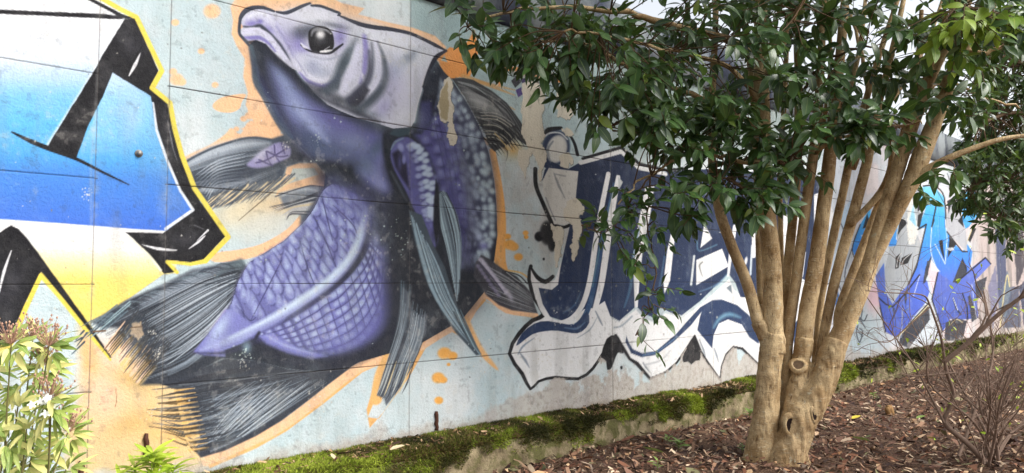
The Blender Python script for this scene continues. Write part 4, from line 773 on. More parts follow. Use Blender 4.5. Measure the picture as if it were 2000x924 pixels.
class Mat:
    """small node builder round a Principled surface"""
    def __init__(self, name, rough=0.8, spec=0.3):
        self.m = bpy.data.materials.new(name); self.m.use_nodes = True
        self.nt = self.m.node_tree; self.b = self.nt.nodes['Principled BSDF']
        self.b.inputs['Roughness'].default_value = rough; self.b.inputs['Specular IOR Level'].default_value = spec
        self._co = None
    def n(self, kind, **kw):
        o = self.nt.nodes.new(kind)
        for k, v in kw.items(): setattr(o, k, v)
        return o
    def L(self, a, b): self.nt.links.new(a, b)
    def co(self, scale=(1, 1, 1)):
        if self._co is None: self._co = self.n('ShaderNodeTexCoord').outputs['Object']
        mp = self.n('ShaderNodeMapping'); mp.inputs['Scale'].default_value = scale; self.L(self._co, mp.inputs[0]); return mp.outputs[0]
    def noise(self, sc, det=4, rough=0.55, scale=(1, 1, 1), dist=0.0):
        t = self.n('ShaderNodeTexNoise'); t.inputs['Scale'].default_value = sc; t.inputs['Detail'].default_value = det
        t.inputs['Roughness'].default_value = rough; t.inputs['Distortion'].default_value = dist
        self.L(self.co(scale), t.inputs['Vector']); return t.outputs['Fac']
    def ramp(self, src, stops):
        r = self.n('ShaderNodeValToRGB'); e = r.color_ramp.elements
        while len(e) < len(stops): e.new(0.5)
        for q, (p, c) in zip(e, stops): q.position = p; q.color = (*c, 1) if len(c) == 3 else c
        self.L(src, r.inputs[0]); return r.outputs[0]
    def mix(self, fac, a, b, mode='MIX'):
        x = self.n('ShaderNodeMix', data_type='RGBA', blend_type=mode)
        for s, v in ((x.inputs[0], fac), (x.inputs[6], a), (x.inputs[7], b)):
            if isinstance(v, bpy.types.NodeSocket): self.L(v, s)
            elif isinstance(v, (int, float)): s.default_value = v
            else: s.default_value = (*v, 1)
        return x.outputs[2]
    def math(self, op, a, b=0.0):
        x = self.n('ShaderNodeMath', operation=op)
        for s, v in ((x.inputs[0], a), (x.inputs[1], b)):
            if isinstance(v, bpy.types.NodeSocket): self.L(v, s)
            else: s.default_value = v
        return x.outputs[0]
    def attr(self, name):
        a = self.n('ShaderNodeAttribute'); a.attribute_name = name; return a
    def base(self, v): self.L(v, self.b.inputs['Base Color'])
    def bump(self, h, strength=0.4, dist=0.01):
        b = self.n('ShaderNodeBump'); b.inputs['Strength'].default_value = strength; b.inputs['Distance'].default_value = dist
        self.L(h, b.inputs['Height'])
        last = self.b.inputs['Normal']
        if last.is_linked: self.L(last.links[0].from_socket, b.inputs['Normal'])
        self.L(b.outputs[0], last)

def mesh_np(name, V, loops, sizes, mat=None, smooth=False, cols=None, cname='paint', uv=None):
    """mesh from arrays: V (n,3), flat loop indices, face sizes"""
    V = np.asarray(V, np.float32); loops = np.asarray(loops, np.int32); sizes = np.asarray(sizes, np.int32)
    me = bpy.data.meshes.new(name); me.vertices.add(len(V)); me.vertices.foreach_set('co', V.ravel())
    me.loops.add(len(loops)); me.loops.foreach_set('vertex_index', loops)
    me.polygons.add(len(sizes)); st = np.zeros(len(sizes), np.int32); st[1:] = np.cumsum(sizes)[:-1]
    me.polygons.foreach_set('loop_start', st); me.polygons.foreach_set('loop_total', sizes)
    if smooth: me.polygons.foreach_set('use_smooth', np.ones(len(sizes), bool))
    if cols is not None:
        a = me.attributes.new(cname, 'FLOAT_COLOR', 'POINT')
        c = np.ones((len(V), 4), np.float32); c[:, :3] = cols; a.data.foreach_set('color', c.ravel())
    if uv is not None:
        l = me.uv_layers.new(name='UVMap'); l.data.foreach_set('uv', np.asarray(uv, np.float32)[loops].ravel())
    me.update(calc_edges=True); me.validate()
    if mat is not None: me.materials.append(mat.m if isinstance(mat, Mat) else mat)
    return me
def obj(name, me, parent=None, **props):
    o = bpy.data.objects.new(name, me); COL.objects.link(o)
    if parent is not None: o.parent = parent
    for k, v in props.items(): o[k] = v
    return o
def thing(name, label, cat, loc=(0, 0, 0), group=None):
    o = bpy.data.objects.new(name, None); COL.objects.link(o); o.location = loc; o.empty_display_size = 0.1
    o['label'] = label; o['category'] = cat
    if group: o['group'] = group
    return o
class Soup:
    """collects vertices and faces for one mesh"""
    def __init__(self): self.V = []; self.F = []; self.C = []
    def add(self, V, F, c=None):
        n = len(self.V); self.V += [tuple(v) for v in V]; self.F += [tuple(i + n for i in f) for f in F]
        if c is not None: self.C += [c] * len(V)
    def mesh(self, name, mat, smooth=False, origin=(0, 0, 0)):
        V = np.array(self.V, float) - np.array(origin)
        return mesh_np(name, V, [i for f in self.F for i in f], [len(f) for f in self.F], mat, smooth, np.array(self.C) if self.C else None)
def tube(P, R, sides=8, cap=True, wob=0.0, seed=0):
    P = np.asarray(P, float); n = len(P); rnd = np.random.RandomState(seed)
    T = np.gradient(P, axis=0); T /= np.linalg.norm(T, axis=1)[:, None] + 1e-9
    up = np.array([0.3, 0.9, 0.1]); u = np.cross(T[0], up); u /= np.linalg.norm(u); V = []; F = []
    ang = np.arange(sides) * 2 * math.pi / sides
    for i in range(n):
        u = u - T[i] * np.dot(u, T[i]); u /= np.linalg.norm(u) + 1e-9; w = np.cross(T[i], u)
        rr = R[i] * (1 + (rnd.rand(sides) - 0.5) * wob)
        V += [tuple(P[i] + rr[k] * (math.cos(ang[k]) * u + math.sin(ang[k]) * w)) for k in range(sides)]
    for i in range(n - 1):
        for k in range(sides):
            k2 = (k + 1) % sides; F.append((i * sides + k, i * sides + k2, (i + 1) * sides + k2, (i + 1) * sides + k))
    if cap: F.append(tuple(range(sides))[::-1]); F.append(tuple(range((n - 1) * sides, n * sides)))
    return V, F
def spline(P, n=6):
    P = np.asarray(P, float); out = []
    for i in range(len(P) - 1):
        a, b, c, d = P[max(i - 1, 0)], P[i], P[i + 1], P[min(i + 2, len(P) - 1)]
        for k in range(n):
            t = k / n; out.append(0.5 * (2 * b + (c - a) * t + (2 * a - 5 * b + 4 * c - d) * t * t + (3 * b - a - 3 * c + d) * t ** 3))
    out.append(P[-1]); return np.array(out)
def box(x0, x1, y0, y1, z0, z1):
    V = [(x, y, z) for z in (z0, z1) for y in (y0, y1) for x in (x0, x1)]
    return V, [(0, 2, 3, 1), (4, 5, 7, 6), (0, 1, 5, 4), (2, 6, 7, 3), (0, 4, 6, 2), (1, 3, 7, 5)]
# ---------------------------------------------------------------- the painted concrete wall
m_wall = Mat('painted_concrete', 0.82, 0.15)
_p = m_wall.attr('paint').outputs['Color']
_fine = m_wall.noise(160, 3, 0.6); _mid = m_wall.noise(22, 5, 0.6)
_c = m_wall.mix(m_wall.ramp(_fine, [(0.35, (0, 0, 0)), (0.75, (1, 1, 1))]), _p, m_wall.mix(0.10, _p, (0.12, 0.12, 0.12)))
m_wall.base(m_wall.mix(m_wall.ramp(_mid, [(0.45, (0, 0, 0)), (0.7, (0.3, 0.3, 0.3))]), _c, m_wall.mix(0.10, _p, (0.35, 0.34, 0.32))))
_vor = m_wall.n('ShaderNodeTexVoronoi'); _vor.inputs['Scale'].default_value = 42; m_wall.L(m_wall.co((1, 1, 2.0)), _vor.inputs['Vector'])
_pit = m_wall.ramp(_vor.outputs['Distance'], [(0.0, (0, 0, 0)), (0.16, (1, 1, 1))])
m_wall.bump(_pit, 0.5, 0.005); m_wall.bump(m_wall.noise(70, 6, 0.65), 0.75, 0.008); m_wall.bump(m_wall.noise(5, 3, 0.5), 0.25, 0.02)
m_conc = Mat('bare_concrete', 0.9, 0.2)
m_conc.base(m_conc.mix(m_conc.noise(6, 5), lin((150, 142, 130)), lin((108, 104, 98)))); m_conc.bump(m_conc.noise(40, 6), 0.5, 0.008)
m_cope = Mat('dark_painted_concrete', 0.8, 0.25)
m_cope.base(m_cope.mix(m_cope.ramp(m_cope.noise(2.2, 6, 0.6), [(0.4, (0, 0, 0)), (0.6, (1, 1, 1))]), lin((52, 58, 74)), lin((120, 126, 128)))); m_cope.bump(m_cope.noise(50, 6), 0.5, 0.006)
m_steel = Mat('weathered_steel', 0.45, 0.6); m_steel.b.inputs['Metallic'].default_value = 0.55
m_steel.base(m_steel.mix(m_steel.noise(120, 3), lin((150, 148, 142)), lin((96, 90, 84))))
m_rust = Mat('rusty_iron', 0.9, 0.2)
m_rust.base(m_rust.mix(m_rust.noise(90, 4), lin((96, 62, 46)), lin((54, 40, 36)))); m_rust.bump(m_rust.noise(150, 3), 0.6, 0.004)

wall = thing('mural_wall', 'long grey concrete wall covered in a purple fish mural and graffiti lettering', 'wall', tuple(wall_point(0, 0)))
_o = np.array(wall.location)
PAINT_PARTS = {
    2: ('graffiti_letters', 'bold letters in blue, white and yellow fade with thick black strokes and yellow outline'),
    3: ('fish_painting', 'spray painted purple carp with scaly body rising upwards'),
    4: ('tail_fin', 'dark slate brushed tail fin'), 5: ('chest_fin', 'grey feathered chest fin beside the yellow outline'),
    6: ('arm_fin', 'white scaled fin with long brushed rays'), 7: ('belly_fin', 'small dark fins below the belly'), 8: ('back_fin', 'dark grey fan fin on the back'),
    9: ('head', 'pale lavender fish head with thick lips'), 10: ('eye', 'round black eye with white highlight'),
    11: ('graffiti_letters', 'navy and white bubble letters with black outline'), 12: ('graffiti_letters', 'sky blue and royal blue angular letters behind the tree')}
_acc = {}
for b in BLOCKS:
    nz, ns = b.pid.shape
    js = np.array(JOINT_S); jz = np.array(JOINT_Z)
    on_s = np.min(np.abs(b.S[:, None] - js), 1) < 1e-4; on_z = np.min(np.abs(b.Z[:, None] - jz), 1) < 1e-4
    out = np.zeros((nz, ns), np.float32)
    narrow = (b.S > JOINT_S[1] + .001) & (b.S < JOINT_S[2] - .001)
    out[np.ix_(on_z, ~narrow)] = -0.005; out[:, on_s] = -0.003
    SS, ZZ = np.meshgrid(b.S, b.Z)
    out += (fbm(SS, ZZ, 1.3, 3, 2.0) - 0.5) * 0.008
    V = (WALL_ORG[None, None] + SS[..., None] * WALL_DIR + out[..., None] * WALL_NRM); V[..., 2] += ZZ; V -= _o
    V = V.reshape(-1, 3).astype(np.float32); C = lin_np(b.col).reshape(-1, 3).astype(np.float32) * 0.79
    idx = np.arange(nz * ns).reshape(nz, ns)
    Q = np.stack([idx[:-1, :-1], idx[:-1, 1:], idx[1:, 1:], idx[1:, :-1]], -1).reshape(-1, 4)
    pid = b.pid[:-1, :-1].copy(); pid[np.isin(pid, (13, 0))] = 0; pid[pid == 14] = 3
    sm = 0.5 * (b.S[:-1] + b.S[1:]); zm = 0.5 * (b.Z[:-1] + b.Z[1:])
    ci = np.searchsorted(js, sm); ri = np.searchsorted(jz, zm)
    key = np.where(pid == 0, 100 + ri[:, None] * 40 + ci[None, :], pid).reshape(-1)
    for k in np.unique(key):
        q = Q[key == k]; u, inv = np.unique(q, return_inverse=True)
        A = _acc.setdefault(int(k), [[], [], [], 0]); A[0].append(V[u]); A[1].append(C[u]); A[2].append(inv.reshape(-1) + A[3]); A[3] += len(u)
_fish = None
for k in sorted(_acc, key=lambda q: (q != 3, q)):
    vs, cs, ls, _n = _acc[k]; vs = np.concatenate(vs); cs = np.concatenate(cs); ls = np.concatenate(ls)
    nm, lb = PAINT_PARTS.get(k, ('panel', None))
    me = mesh_np(nm, vs, ls, np.full(len(ls) // 4, 4), m_wall, True, cs)
    o = obj(nm, me, _fish if k in (4, 5, 6, 7, 8, 9, 10) else wall)
    if lb: o['label'] = lb
    if k == 3: _fish = o
_acc = None
# solid body of the wall behind the painted face, and the dark course along its top
def wall_box(s0, s1, d0, d1, z0, z1):
    V = [wall_point(s, z, d) - _o for z in (z0, z1) for d in (d1, d0) for s in (s0, s1)]
    return V, [(0, 2, 3, 1), (4, 5, 7, 6), (0, 1, 5, 4), (2, 6, 7, 3), (0, 4, 6, 2), (1, 3, 7, 5)]
sp = Soup(); sp.add(*wall_box(S_LO - .5, S_HI, -0.3, -0.02, -0.1, WALL_TOP - 0.03)); obj('wall_core', sp.mesh('wall_core', m_conc), wall)
_s = S_LO - 0.5; _k = 0
while _s < S_HI - 0.1:
    L_ = min(2.3, S_HI - _s); sp = Soup(); V, F = wall_box(_s, _s + L_ - 0.006, -0.32, 0.025 + 0.004 * (_k % 3), WALL_BAND + 0.012, WALL_TOP + 0.006 * (_k % 2)); sp.add(V, F)
    obj('coping_block', sp.mesh('coping_block', m_cope), wall); _s += L_; _k += 1
# steel anchor and rusty stubs left in the wall
def disc_stack(center, axis, prof, sides=16):
    a = np.array(axis, float); a /= np.linalg.norm(a); u = np.cross(a, [0, 0, 1.0]); u /= np.linalg.norm(u); w = np.cross(a, u); V = []; F = []
    for d, r in prof:
        V += [np.array(center) + a * d + r * (math.cos(t) * u + math.sin(t) * w) for t in np.arange(sides) * 2 * math.pi / sides]
    for i in range(len(prof) - 1):
        F += [(i * sides + k, i * sides + (k + 1) % sides, (i + 1) * sides + (k + 1) % sides, (i + 1) * sides + k) for k in range(sides)]
    F.append(tuple(range((len(prof) - 1) * sides, len(prof) * sides))); return V, F
_c0 = wall_point(*W(271, 300)) - _o
sp = Soup(); sp.add(*disc_stack(_c0, WALL_NRM, [(-0.01, .019), (.004, .019), (.006, .017), (.006, .012), (.018, .012), (.022, .009), (.022, .001)]))
bolt = obj('anchor_bolt', sp.mesh('anchor_bolt', m_steel, True), wall, label='steel anchor bolt in the blue letter')
for _x, _y0, _y1, _w in ((851, 803, 840, .014), (284, 846, 905, .012), (157, 900, 940, .014)):
    s_, z0_ = W(_x, _y1); _, z1_ = W(_x, _y0); sp = Soup()
    P = [wall_point(s_ + .004 * math.sin(i * 2.1), z0_ + (z1_ - z0_) * i / 6, 0.008 + .003 * (i % 2)) - _o for i in range(7)]
    sp.add(*tube(P, [_w * (1, .9, 1.05, .9, 1, .95, .7)[i] for i in range(7)], 6, True, .5, 3)); obj('rusty_bar', sp.mesh('rusty_bar', m_rust), wall)

# ---------------------------------------------------------------- ground and ledge
m_soil = Mat('leaf_litter_soil', 0.95, 0.15)
_n1 = m_soil.noise(7, 6, 0.65); _n2 = m_soil.noise(70, 5, 0.7)
m_soil.base(m_soil.mix(m_soil.ramp(_n2, [(0.35, (0, 0, 0)), (0.65, (1, 1, 1))]), m_soil.mix(_n1, lin((46, 34, 29)), lin((80, 58, 47))), lin((124, 98, 80)))); m_soil.bump(_n2, 0.9, 0.03)
def ground_z(x, y):
    return (fbm(np.asarray(x, float) + 50, np.asarray(y, float) + 50, 0.9, 4, 1.0) - 0.5) * 0.08
gx = np.concatenate([np.linspace(-80, -4, 12), np.linspace(-3.6, 16, 110), np.linspace(17, 160, 14)]); gy = np.concatenate([np.linspace(-40, 1, 8), np.linspace(1.3, 22, 110), np.linspace(23, 220, 14)])
GX, GY = np.meshgrid(gx, gy); near = ((GX > -4) & (GX < 17) & (GY > 1) & (GY < 23)); GZ = np.where(near, ground_z(GX, GY), 0) - 0.005
_id = np.arange(GX.size).reshape(GX.shape); _q = np.stack([_id[:-1, :-1], _id[:-1, 1:], _id[1:, 1:], _id[1:, :-1]], -1).reshape(-1)
obj('ground', mesh_np('ground', np.stack([GX, GY, GZ], -1).reshape(-1, 3), _q, np.full(len(_q) // 4, 4), m_soil, True), kind='structure')

m_ledge = Mat('mossy_ledge_concrete', 0.92, 0.2)
_e1 = m_ledge.noise(5, 6, 0.65); _e2 = m_ledge.noise(60, 5, 0.7)
_lc = m_ledge.mix(m_ledge.ramp(_e1, [(0.35, (0, 0, 0)), (0.62, (1, 1, 1))]), lin((96, 84, 64)), lin((160, 146, 116)))
_lc = m_ledge.mix(m_ledge.ramp(m_ledge.noise(9, 5, .6, dist=.5), [(0.44, (0, 0, 0)), (0.58, (.85, .85, .85))]), _lc, lin((78, 80, 38)))
m_ledge.base(m_ledge.mix(m_ledge.ramp(_e2, [(0.45, (0, 0, 0)), (0.75, (.6, .6, .6))]), _lc, lin((84, 74, 58)))); m_ledge.bump(_e2, 0.8, 0.012); m_ledge.bump(_e1, 0.5, 0.03)
ledge = thing('wall_ledge', 'low concrete ledge with green moss running along the foot of the wall', 'ledge', tuple(wall_point(0, 0)))
_ls = np.concatenate([np.arange(S_LO - .5, 14, 0.03), np.arange(14, 30, 0.25)])
_prof = [(LEDGE_W + .004, -0.08), (LEDGE_W, 0.05), (LEDGE_W - .006, 0.12), (LEDGE_W - .014, .175), (LEDGE_W - .05, LEDGE_TOP - .006), (LEDGE_W - .12, LEDGE_TOP + .006), (0.12, LEDGE_TOP + .008), (-0.02, LEDGE_TOP + .012)]
_V = []
for s_ in _ls:
    for j_, (d_, z_) in enumerate(_prof):
        w_ = (vnoise(np.array(s_ * 3.1 + j_ * 5.7), np.array(j_ * 2.2)) - .5) * .016 + (vnoise(np.array(s_ * 14. + j_ * 3.), np.array(j_ * 9.)) - .5) * .010
        _V.append(wall_point(s_, z_ + (w_ * .5 if j_ > 2 else 0), d_ + (w_ if j_ < 5 else 0)) - _o)
_np = len(_prof); _id = np.arange(len(_V)).reshape(-1, _np); _q = np.stack([_id[:-1, :-1], _id[1:, :-1], _id[1:, 1:], _id[:-1, 1:]], -1).reshape(-1)
obj('ledge_block', mesh_np('ledge_block', np.array(_V), _q, np.full(len(_q) // 4, 4), m_ledge, True), ledge)

# moss: a cushion of small blades, thick on the top and the upper front, with bare gaps
m_moss = Mat('moss_blades', 0.75, 0.2)
m_moss.base(m_moss.attr('paint').outputs['Color']); m_moss.b.inputs['Subsurface Weight'].default_value = 0.0
rs = np.random.RandomState(3)
def moss_amount(s, t):
    """0..1 cover at s along the ledge, t = 0 (wall) .. 1 (front edge) .. 1.6 (down the front)"""
    n = fbm(s + 20, t * 0.35 + 3, 2.2, 4, 6.0); n2 = fbm(s + 20, t * 0.35 + 3, 9.0, 3, 2.0)
    cover = 0.56 + np.clip((2.2 - s) * 0.10, -.08, .22)
    front = np.clip((t - 0.95) / 0.8, 0, 1)
    return np.clip((n * 0.75 + n2 * 0.5 + cover - 0.86 - front * 0.42) * 3.2, 0, 1)
def ledge_surface(s, t, h):
    """point and outward normal on the rounded ledge, lifted by h"""
    s, t, h = np.broadcast_arrays(np.asarray(s, float), t, h); rr_ = 0.035
    arc = np.clip((t - 0.88) / 0.24, 0, 1) * math.pi / 2
    d = np.where(t < .88, t / .88 * (LEDGE_W - rr_), LEDGE_W - rr_ + rr_ * np.sin(arc)); z = LEDGE_TOP - rr_ * (1 - np.cos(arc)) - np.clip(t - 1.12, 0, 9) * .24
    nd, nz = np.sin(arc), np.cos(arc); d = d + nd * h; z = z + nz * h
    P = WALL_ORG + s[..., None] * WALL_DIR + d[..., None] * WALL_NRM; P[..., 2] = z
    N = nd[..., None] * WALL_NRM + nz[..., None] * np.array([0, 0, 1.0]); return P, N
def moss_height(s, t, am):
    return 0.034 * am * fbm(s + 9, t * .35, 9, 3, 3.) + 0.003
NB = 300000
s_ = 6.0 - np.abs(rs.rand(NB)) ** 0.9 * 7.0 + np.where(rs.rand(NB) < .30, rs.rand(NB) * 9, 0); t_ = rs.rand(NB) * 1.8
am = moss_amount(s_, t_); kp = rs.rand(NB) < am; s_, t_, am = s_[kp], t_[kp], am[kp]; nb = len(s_)
P0, nrm = ledge_surface(s_, t_, moss_height(s_, t_, am)); nrm = nrm + np.where(t_[:, None] > 1.05, np.array([0, 0, -.3]), 0)
dirn = nrm + rs.normal(0, .55, (nb, 3)); dirn /= np.linalg.norm(dirn, axis=1)[:, None]
side = np.cross(dirn, rs.normal(0, 1, (nb, 3))); side /= np.linalg.norm(side, axis=1)[:, None]
far = 1 + np.clip(s_ - 1, 0, 20) * .16
ln = rs.uniform(.007, .020, nb) * (0.6 + .7 * am) * far; wd = rs.uniform(.0014, .0030, nb) * far * 1.2
V = np.empty((nb, 3, 3)); V[:, 0] = P0 - side * wd[:, None]; V[:, 1] = P0 + side * wd[:, None]; V[:, 2] = P0 + dirn * ln[:, None]
pal = np.array([lin(c) for c in ((50, 50, 24), (70, 74, 28), (98, 84, 48), (94, 108, 34), (122, 138, 42), (150, 162, 60))])
tone = fbm(s_ + 3, t_ * .3, 4, 4, 8.); olive = np.clip((s_ - 2.0) / 4, 0, 1) * 1.3 - np.clip((t_ - .9) * 1.6, 0, .9)
pi = np.clip((tone * 12 - 3.3 - olive + np.clip((2.4 - s_) * .6, 0, 1.3) + rs.normal(0, .9, nb)).astype(int), 0, 5); cc = pal[pi] * rs.uniform(.75, 1.15, nb)[:, None]
cols = np.repeat(cc[:, None], 3, 1); cols[:, 2] *= 1.25
mo = obj('moss', mesh_np('moss', V.reshape(-1, 3) - _o, np.arange(nb * 3), np.full(nb, 3), m_moss, False, cols.reshape(-1, 3)), ledge, kind='stuff', label='bright green moss cushions on the ledge')
# soil and mat below the blades
_s2 = np.arange(-2.4, 13, 0.03); _t2 = np.linspace(0.0, 1.12, 16); S2, T2 = np.meshgrid(_s2, _t2); A2 = moss_amount(S2, T2)
P2, N2 = ledge_surface(S2, T2, np.where(A2 > .12, moss_height(S2, T2, A2) - .003, -.004) + np.where(T2 > 1.05, -.02, 0.0) + (fbm(S2, T2 * .35, 30, 2, 1.) - .5) * .012)
m_mat = Mat('moss_mat', 0.95, 0.1); m_mat.base(m_mat.mix(m_mat.ramp(m_mat.noise(9, 5), [(.4, (0, 0, 0)), (.6, (1, 1, 1))]), lin((50, 52, 24)), lin((80, 62, 42)))); m_mat.bump(m_mat.noise(120, 4), .8, .01)
_id = np.arange(S2.size).reshape(S2.shape); _q = np.stack([_id[:-1, :-1], _id[1:, :-1], _id[1:, 1:], _id[:-1, 1:]], -1).reshape(-1)
obj('moss_mat', mesh_np('moss_mat', P2.reshape(-1, 3) - _o, _q, np.full(len(_q) // 4, 4), m_mat, True), ledge)

# wood chips and dead leaves all over the ground
m_chip = Mat('wood_chips', 0.9, 0.2); m_chip.base(m_chip.attr('paint').outputs['Color'])
def litter(n, region, lo, hi, z_of, seed, pal, wide=.3, curl=.25, tilt=.35, pointed=False):
    rs = np.random.RandomState(seed); P = region(n, rs); n = len(P)
    L = rs.uniform(lo, hi, n) * (0.7 + rs.rand(n) ** 4); w = L * rs.uniform(wide * .4, wide * 1.3, n)
    yaw = rs.rand(n) * 6.283; d = np.stack([np.cos(yaw), np.sin(yaw), rs.normal(0, tilt, n)], 1); d /= np.linalg.norm(d, axis=1)[:, None]
    u = np.cross(np.stack([rs.normal(0, tilt, n), rs.normal(0, tilt, n), np.ones(n)], 1), d); u /= np.linalg.norm(u, axis=1)[:, None]; nn = np.cross(d, u)
    cz = rs.normal(0, curl, n); V = np.empty((n, 6, 3))
    for k, (a, b_) in enumerate(((-.5, -.1), (-.5, .08), (-.05, .55), (.05, -.5), (.5, .06), (.5, -.08)) if pointed else ((-.5, -.5), (-.5, .4), (0, .55), (0, -.5), (.5, .35), (.5, -.3))):
        V[:, k] = P + d * (a * L)[:, None] + u * (b_ * w)[:, None] + nn * ((0.5 - abs(a)) * cz * L * .6)[:, None] + (rs.rand(n, 3) - .5) * (w * .25)[:, None]
    F = np.array([[0, 3, 2, 1], [3, 5, 4, 2]])[None] + (np.arange(n) * 6)[:, None, None]
    c = np.array([lin(q) for q in pal])[rs.randint(0, len(pal), n)] * rs.uniform(.7, 1.2, n)[:, None]
    return V.reshape(-1, 3), F.reshape(-1), np.full(n * 2, 4), np.repeat(c, 6, 0)
CHIP = [(74, 52, 44), (104, 70, 56), (132, 94, 74), (60, 44, 40), (150, 118, 96), (178, 150, 122), (90, 64, 54), (124, 84, 64), (204, 180, 152), (72, 56, 50), (138, 106, 84), (112, 98, 86), (160, 140, 120), (84, 60, 50), (64, 48, 42)]
def on_mulch(n, rs):
    # spread over the bed between the viewer and the ledge, thinner further off
    r_ = 3.2 + 12.8 * rs.rand(n) ** 1.25; a_ = rs.uniform(-0.12, 0.80, n)
    x = np.sin(a_) * r_; y = np.cos(a_) * r_
    dd = (x - WALL_ORG[0]) * WALL_NRM[0] + (y - WALL_ORG[1]) * WALL_NRM[1]
    k = dd > LEDGE_W + .01; x, y = x[k], y[k]
    return np.stack([x, y, ground_z(x, y) + rs.rand(len(x)) * .022 + .004], 1)
V, F, S_, C = litter(50000, on_mulch, .018, .078, None, 5, CHIP)
obj('wood_chips', mesh_np('wood_chips', V, F, S_, m_chip, False, C), kind='stuff', label='brown wood chips and dead leaves covering the planting bed', category='mulch')
def on_ledge(n, rs):
    s = rs.uniform(-1.5, 9, n); t = rs.uniform(.1, .98, n)
    P = WALL_ORG[None] + s[:, None] * WALL_DIR + (t * LEDGE_W)[:, None] * WALL_NRM; P[:, 2] = LEDGE_TOP + .022 + rs.rand(n) * .02; return P
V, F, S_, C = litter(5200, on_ledge, .010, .045, None, 8, [(110, 84, 60), (90, 66, 48), (150, 120, 86), (70, 54, 44), (180, 150, 116)])
_sx = obj('leaf_scraps', mesh_np('leaf_scraps', V, F, S_, m_chip, False, C), kind='stuff', label='dry brown leaf scraps lying on the moss', category='litter')

# longer sticks and curled leaves lying on the chips
V, F, S_, C = litter(1500, on_mulch, .10, .26, None, 15, [(120, 94, 76), (84, 66, 56), (150, 124, 100), (104, 78, 62)], wide=.035, curl=.12, tilt=.12); V[:, 2] += .02
obj('sticks', mesh_np('sticks', V, F, S_, m_chip, False, C), kind='stuff', label='thin dry sticks scattered over the mulch', category='sticks')
V, F, S_, C = litter(4200, on_mulch, .035, .08, None, 25, [(150, 112, 82), (176, 138, 104), (112, 78, 60), (132, 100, 84), (196, 164, 128), (98, 100, 70), (120, 116, 84)], wide=.5, curl=.5, tilt=.3, pointed=True); V[:, 2] += .018
obj('dead_leaves', mesh_np('dead_leaves', V, F, S_, m_chip, True, C), kind='stuff', label='curled brown dead leaves lying over the wood chips', category='dead leaves')
# ---------------------------------------------------------------- plants: materials
def leaf_material(name, dark, light, odd, back, rough=0.34, spec=0.5, trans=0.16, rib=(120, 140, 80), oddp=0.94):
    m = Mat(name, rough, spec)
    g = m.n('ShaderNodeNewGeometry'); oi = m.n('ShaderNodeObjectInfo')
    f = m.math('FRACT', m.math('ADD', g.outputs['Random Per Island'], m.math('MULTIPLY', oi.outputs['Random'], 7.31)))
    c = m.ramp(f, [(0.0, lin(dark)), (0.55, lin(light)), (oddp, lin(light)), (min(oddp + 0.02, 1), lin(odd))])
    uv = m.n('ShaderNodeUVMap'); sx = m.n('ShaderNodeSeparateXYZ'); m.L(uv.outputs[0], sx.inputs[0])
    ax = m.math('ABSOLUTE', m.math('SUBTRACT', sx.outputs[0], 0.5))
    vein = m.math('ABSOLUTE', m.math('SINE', m.math('ADD', m.math('MULTIPLY', sx.outputs[1], 34.0), m.math('MULTIPLY', ax, -26.0))))
    c = m.mix(m.math('MULTIPLY', m.math('LESS_THAN', vein, 0.18), 0.18), c, lin(rib))
    c = m.mix(m.math('MULTIPLY', m.math('LESS_THAN', ax, 0.028), 0.7), c, lin(rib))
    c = m.mix(m.math('MULTIPLY', g.outputs['Backfacing'], 0.75), c, lin(back))
    m.base(c); m.bump(vein, 0.12, 0.002)
    tr = m.n('ShaderNodeBsdfTranslucent'); m.L(m.mix(0.5, c, lin((120, 150, 40))), tr.inputs[0])
    mx = m.n('ShaderNodeMixShader'); mx.inputs[0].default_value = trans
    outn = [n for n in m.nt.nodes if n.type == 'OUTPUT_MATERIAL'][0]
    m.L(m.b.outputs[0], mx.inputs[1]); m.L(tr.outputs[0], mx.inputs[2]); m.L(mx.outputs[0], outn.inputs[0])
    return m
m_leaf = leaf_material('glossy_evergreen_leaf', (22, 44, 26), (62, 92, 46), (122, 138, 56), (84, 110, 70), oddp=0.97)
m_leaf2 = leaf_material('small_evergreen_leaf', (32, 48, 26), (62, 86, 40), (110, 122, 56), (86, 106, 64), 0.45, 0.4, 0.2)
m_chois = leaf_material('variegated_leaf', (116, 142, 66), (176, 192, 100), (226, 220, 140), (186, 200, 132), 0.4, 0.4, 0.25, (206, 210, 140), 0.6)
m_lime = leaf_material('lime_leaf', (150, 182, 48), (186, 206, 64), (206, 216, 96), (180, 200, 90), 0.42, 0.4, 0.3, (206, 216, 120))
m_bark = Mat('smooth_tan_bark', 0.8, 0.25)
_b1 = m_bark.noise(6, 5, 0.6); _b2 = m_bark.noise(60, 4, 0.6, (1, 1, 0.22)); _b3 = m_bark.noise(30, 3, 0.5, (1, 1, 4.5))
_bc = m_bark.mix(m_bark.ramp(_b1, [(0.35, (0, 0, 0)), (0.68, (1, 1, 1))]), lin((150, 122, 84)), lin((214, 190, 148)))
_bc = m_bark.mix(m_bark.ramp(_b3, [(0.60, (0, 0, 0)), (0.70, (.75, .75, .75))]), _bc, lin((206, 192, 164)))
_bc = m_bark.mix(m_bark.ramp(_b2, [(0.30, (.8, .8, .8)), (0.44, (0, 0, 0))]), _bc, lin((88, 62, 38)))
_bc = m_bark.mix(m_bark.ramp(m_bark.noise(2.3, 6, .65, (1, 1, .5)), [(0.5, (0, 0, 0)), (0.66, (.55, .55, .55))]), _bc, lin((116, 88, 58)))
_bc = m_bark.mix(m_bark.ramp(m_bark.noise(17, 5, .7), [(0.62, (0, 0, 0)), (0.68, (.6, .6, .6))]), _bc, lin((190, 188, 166)))
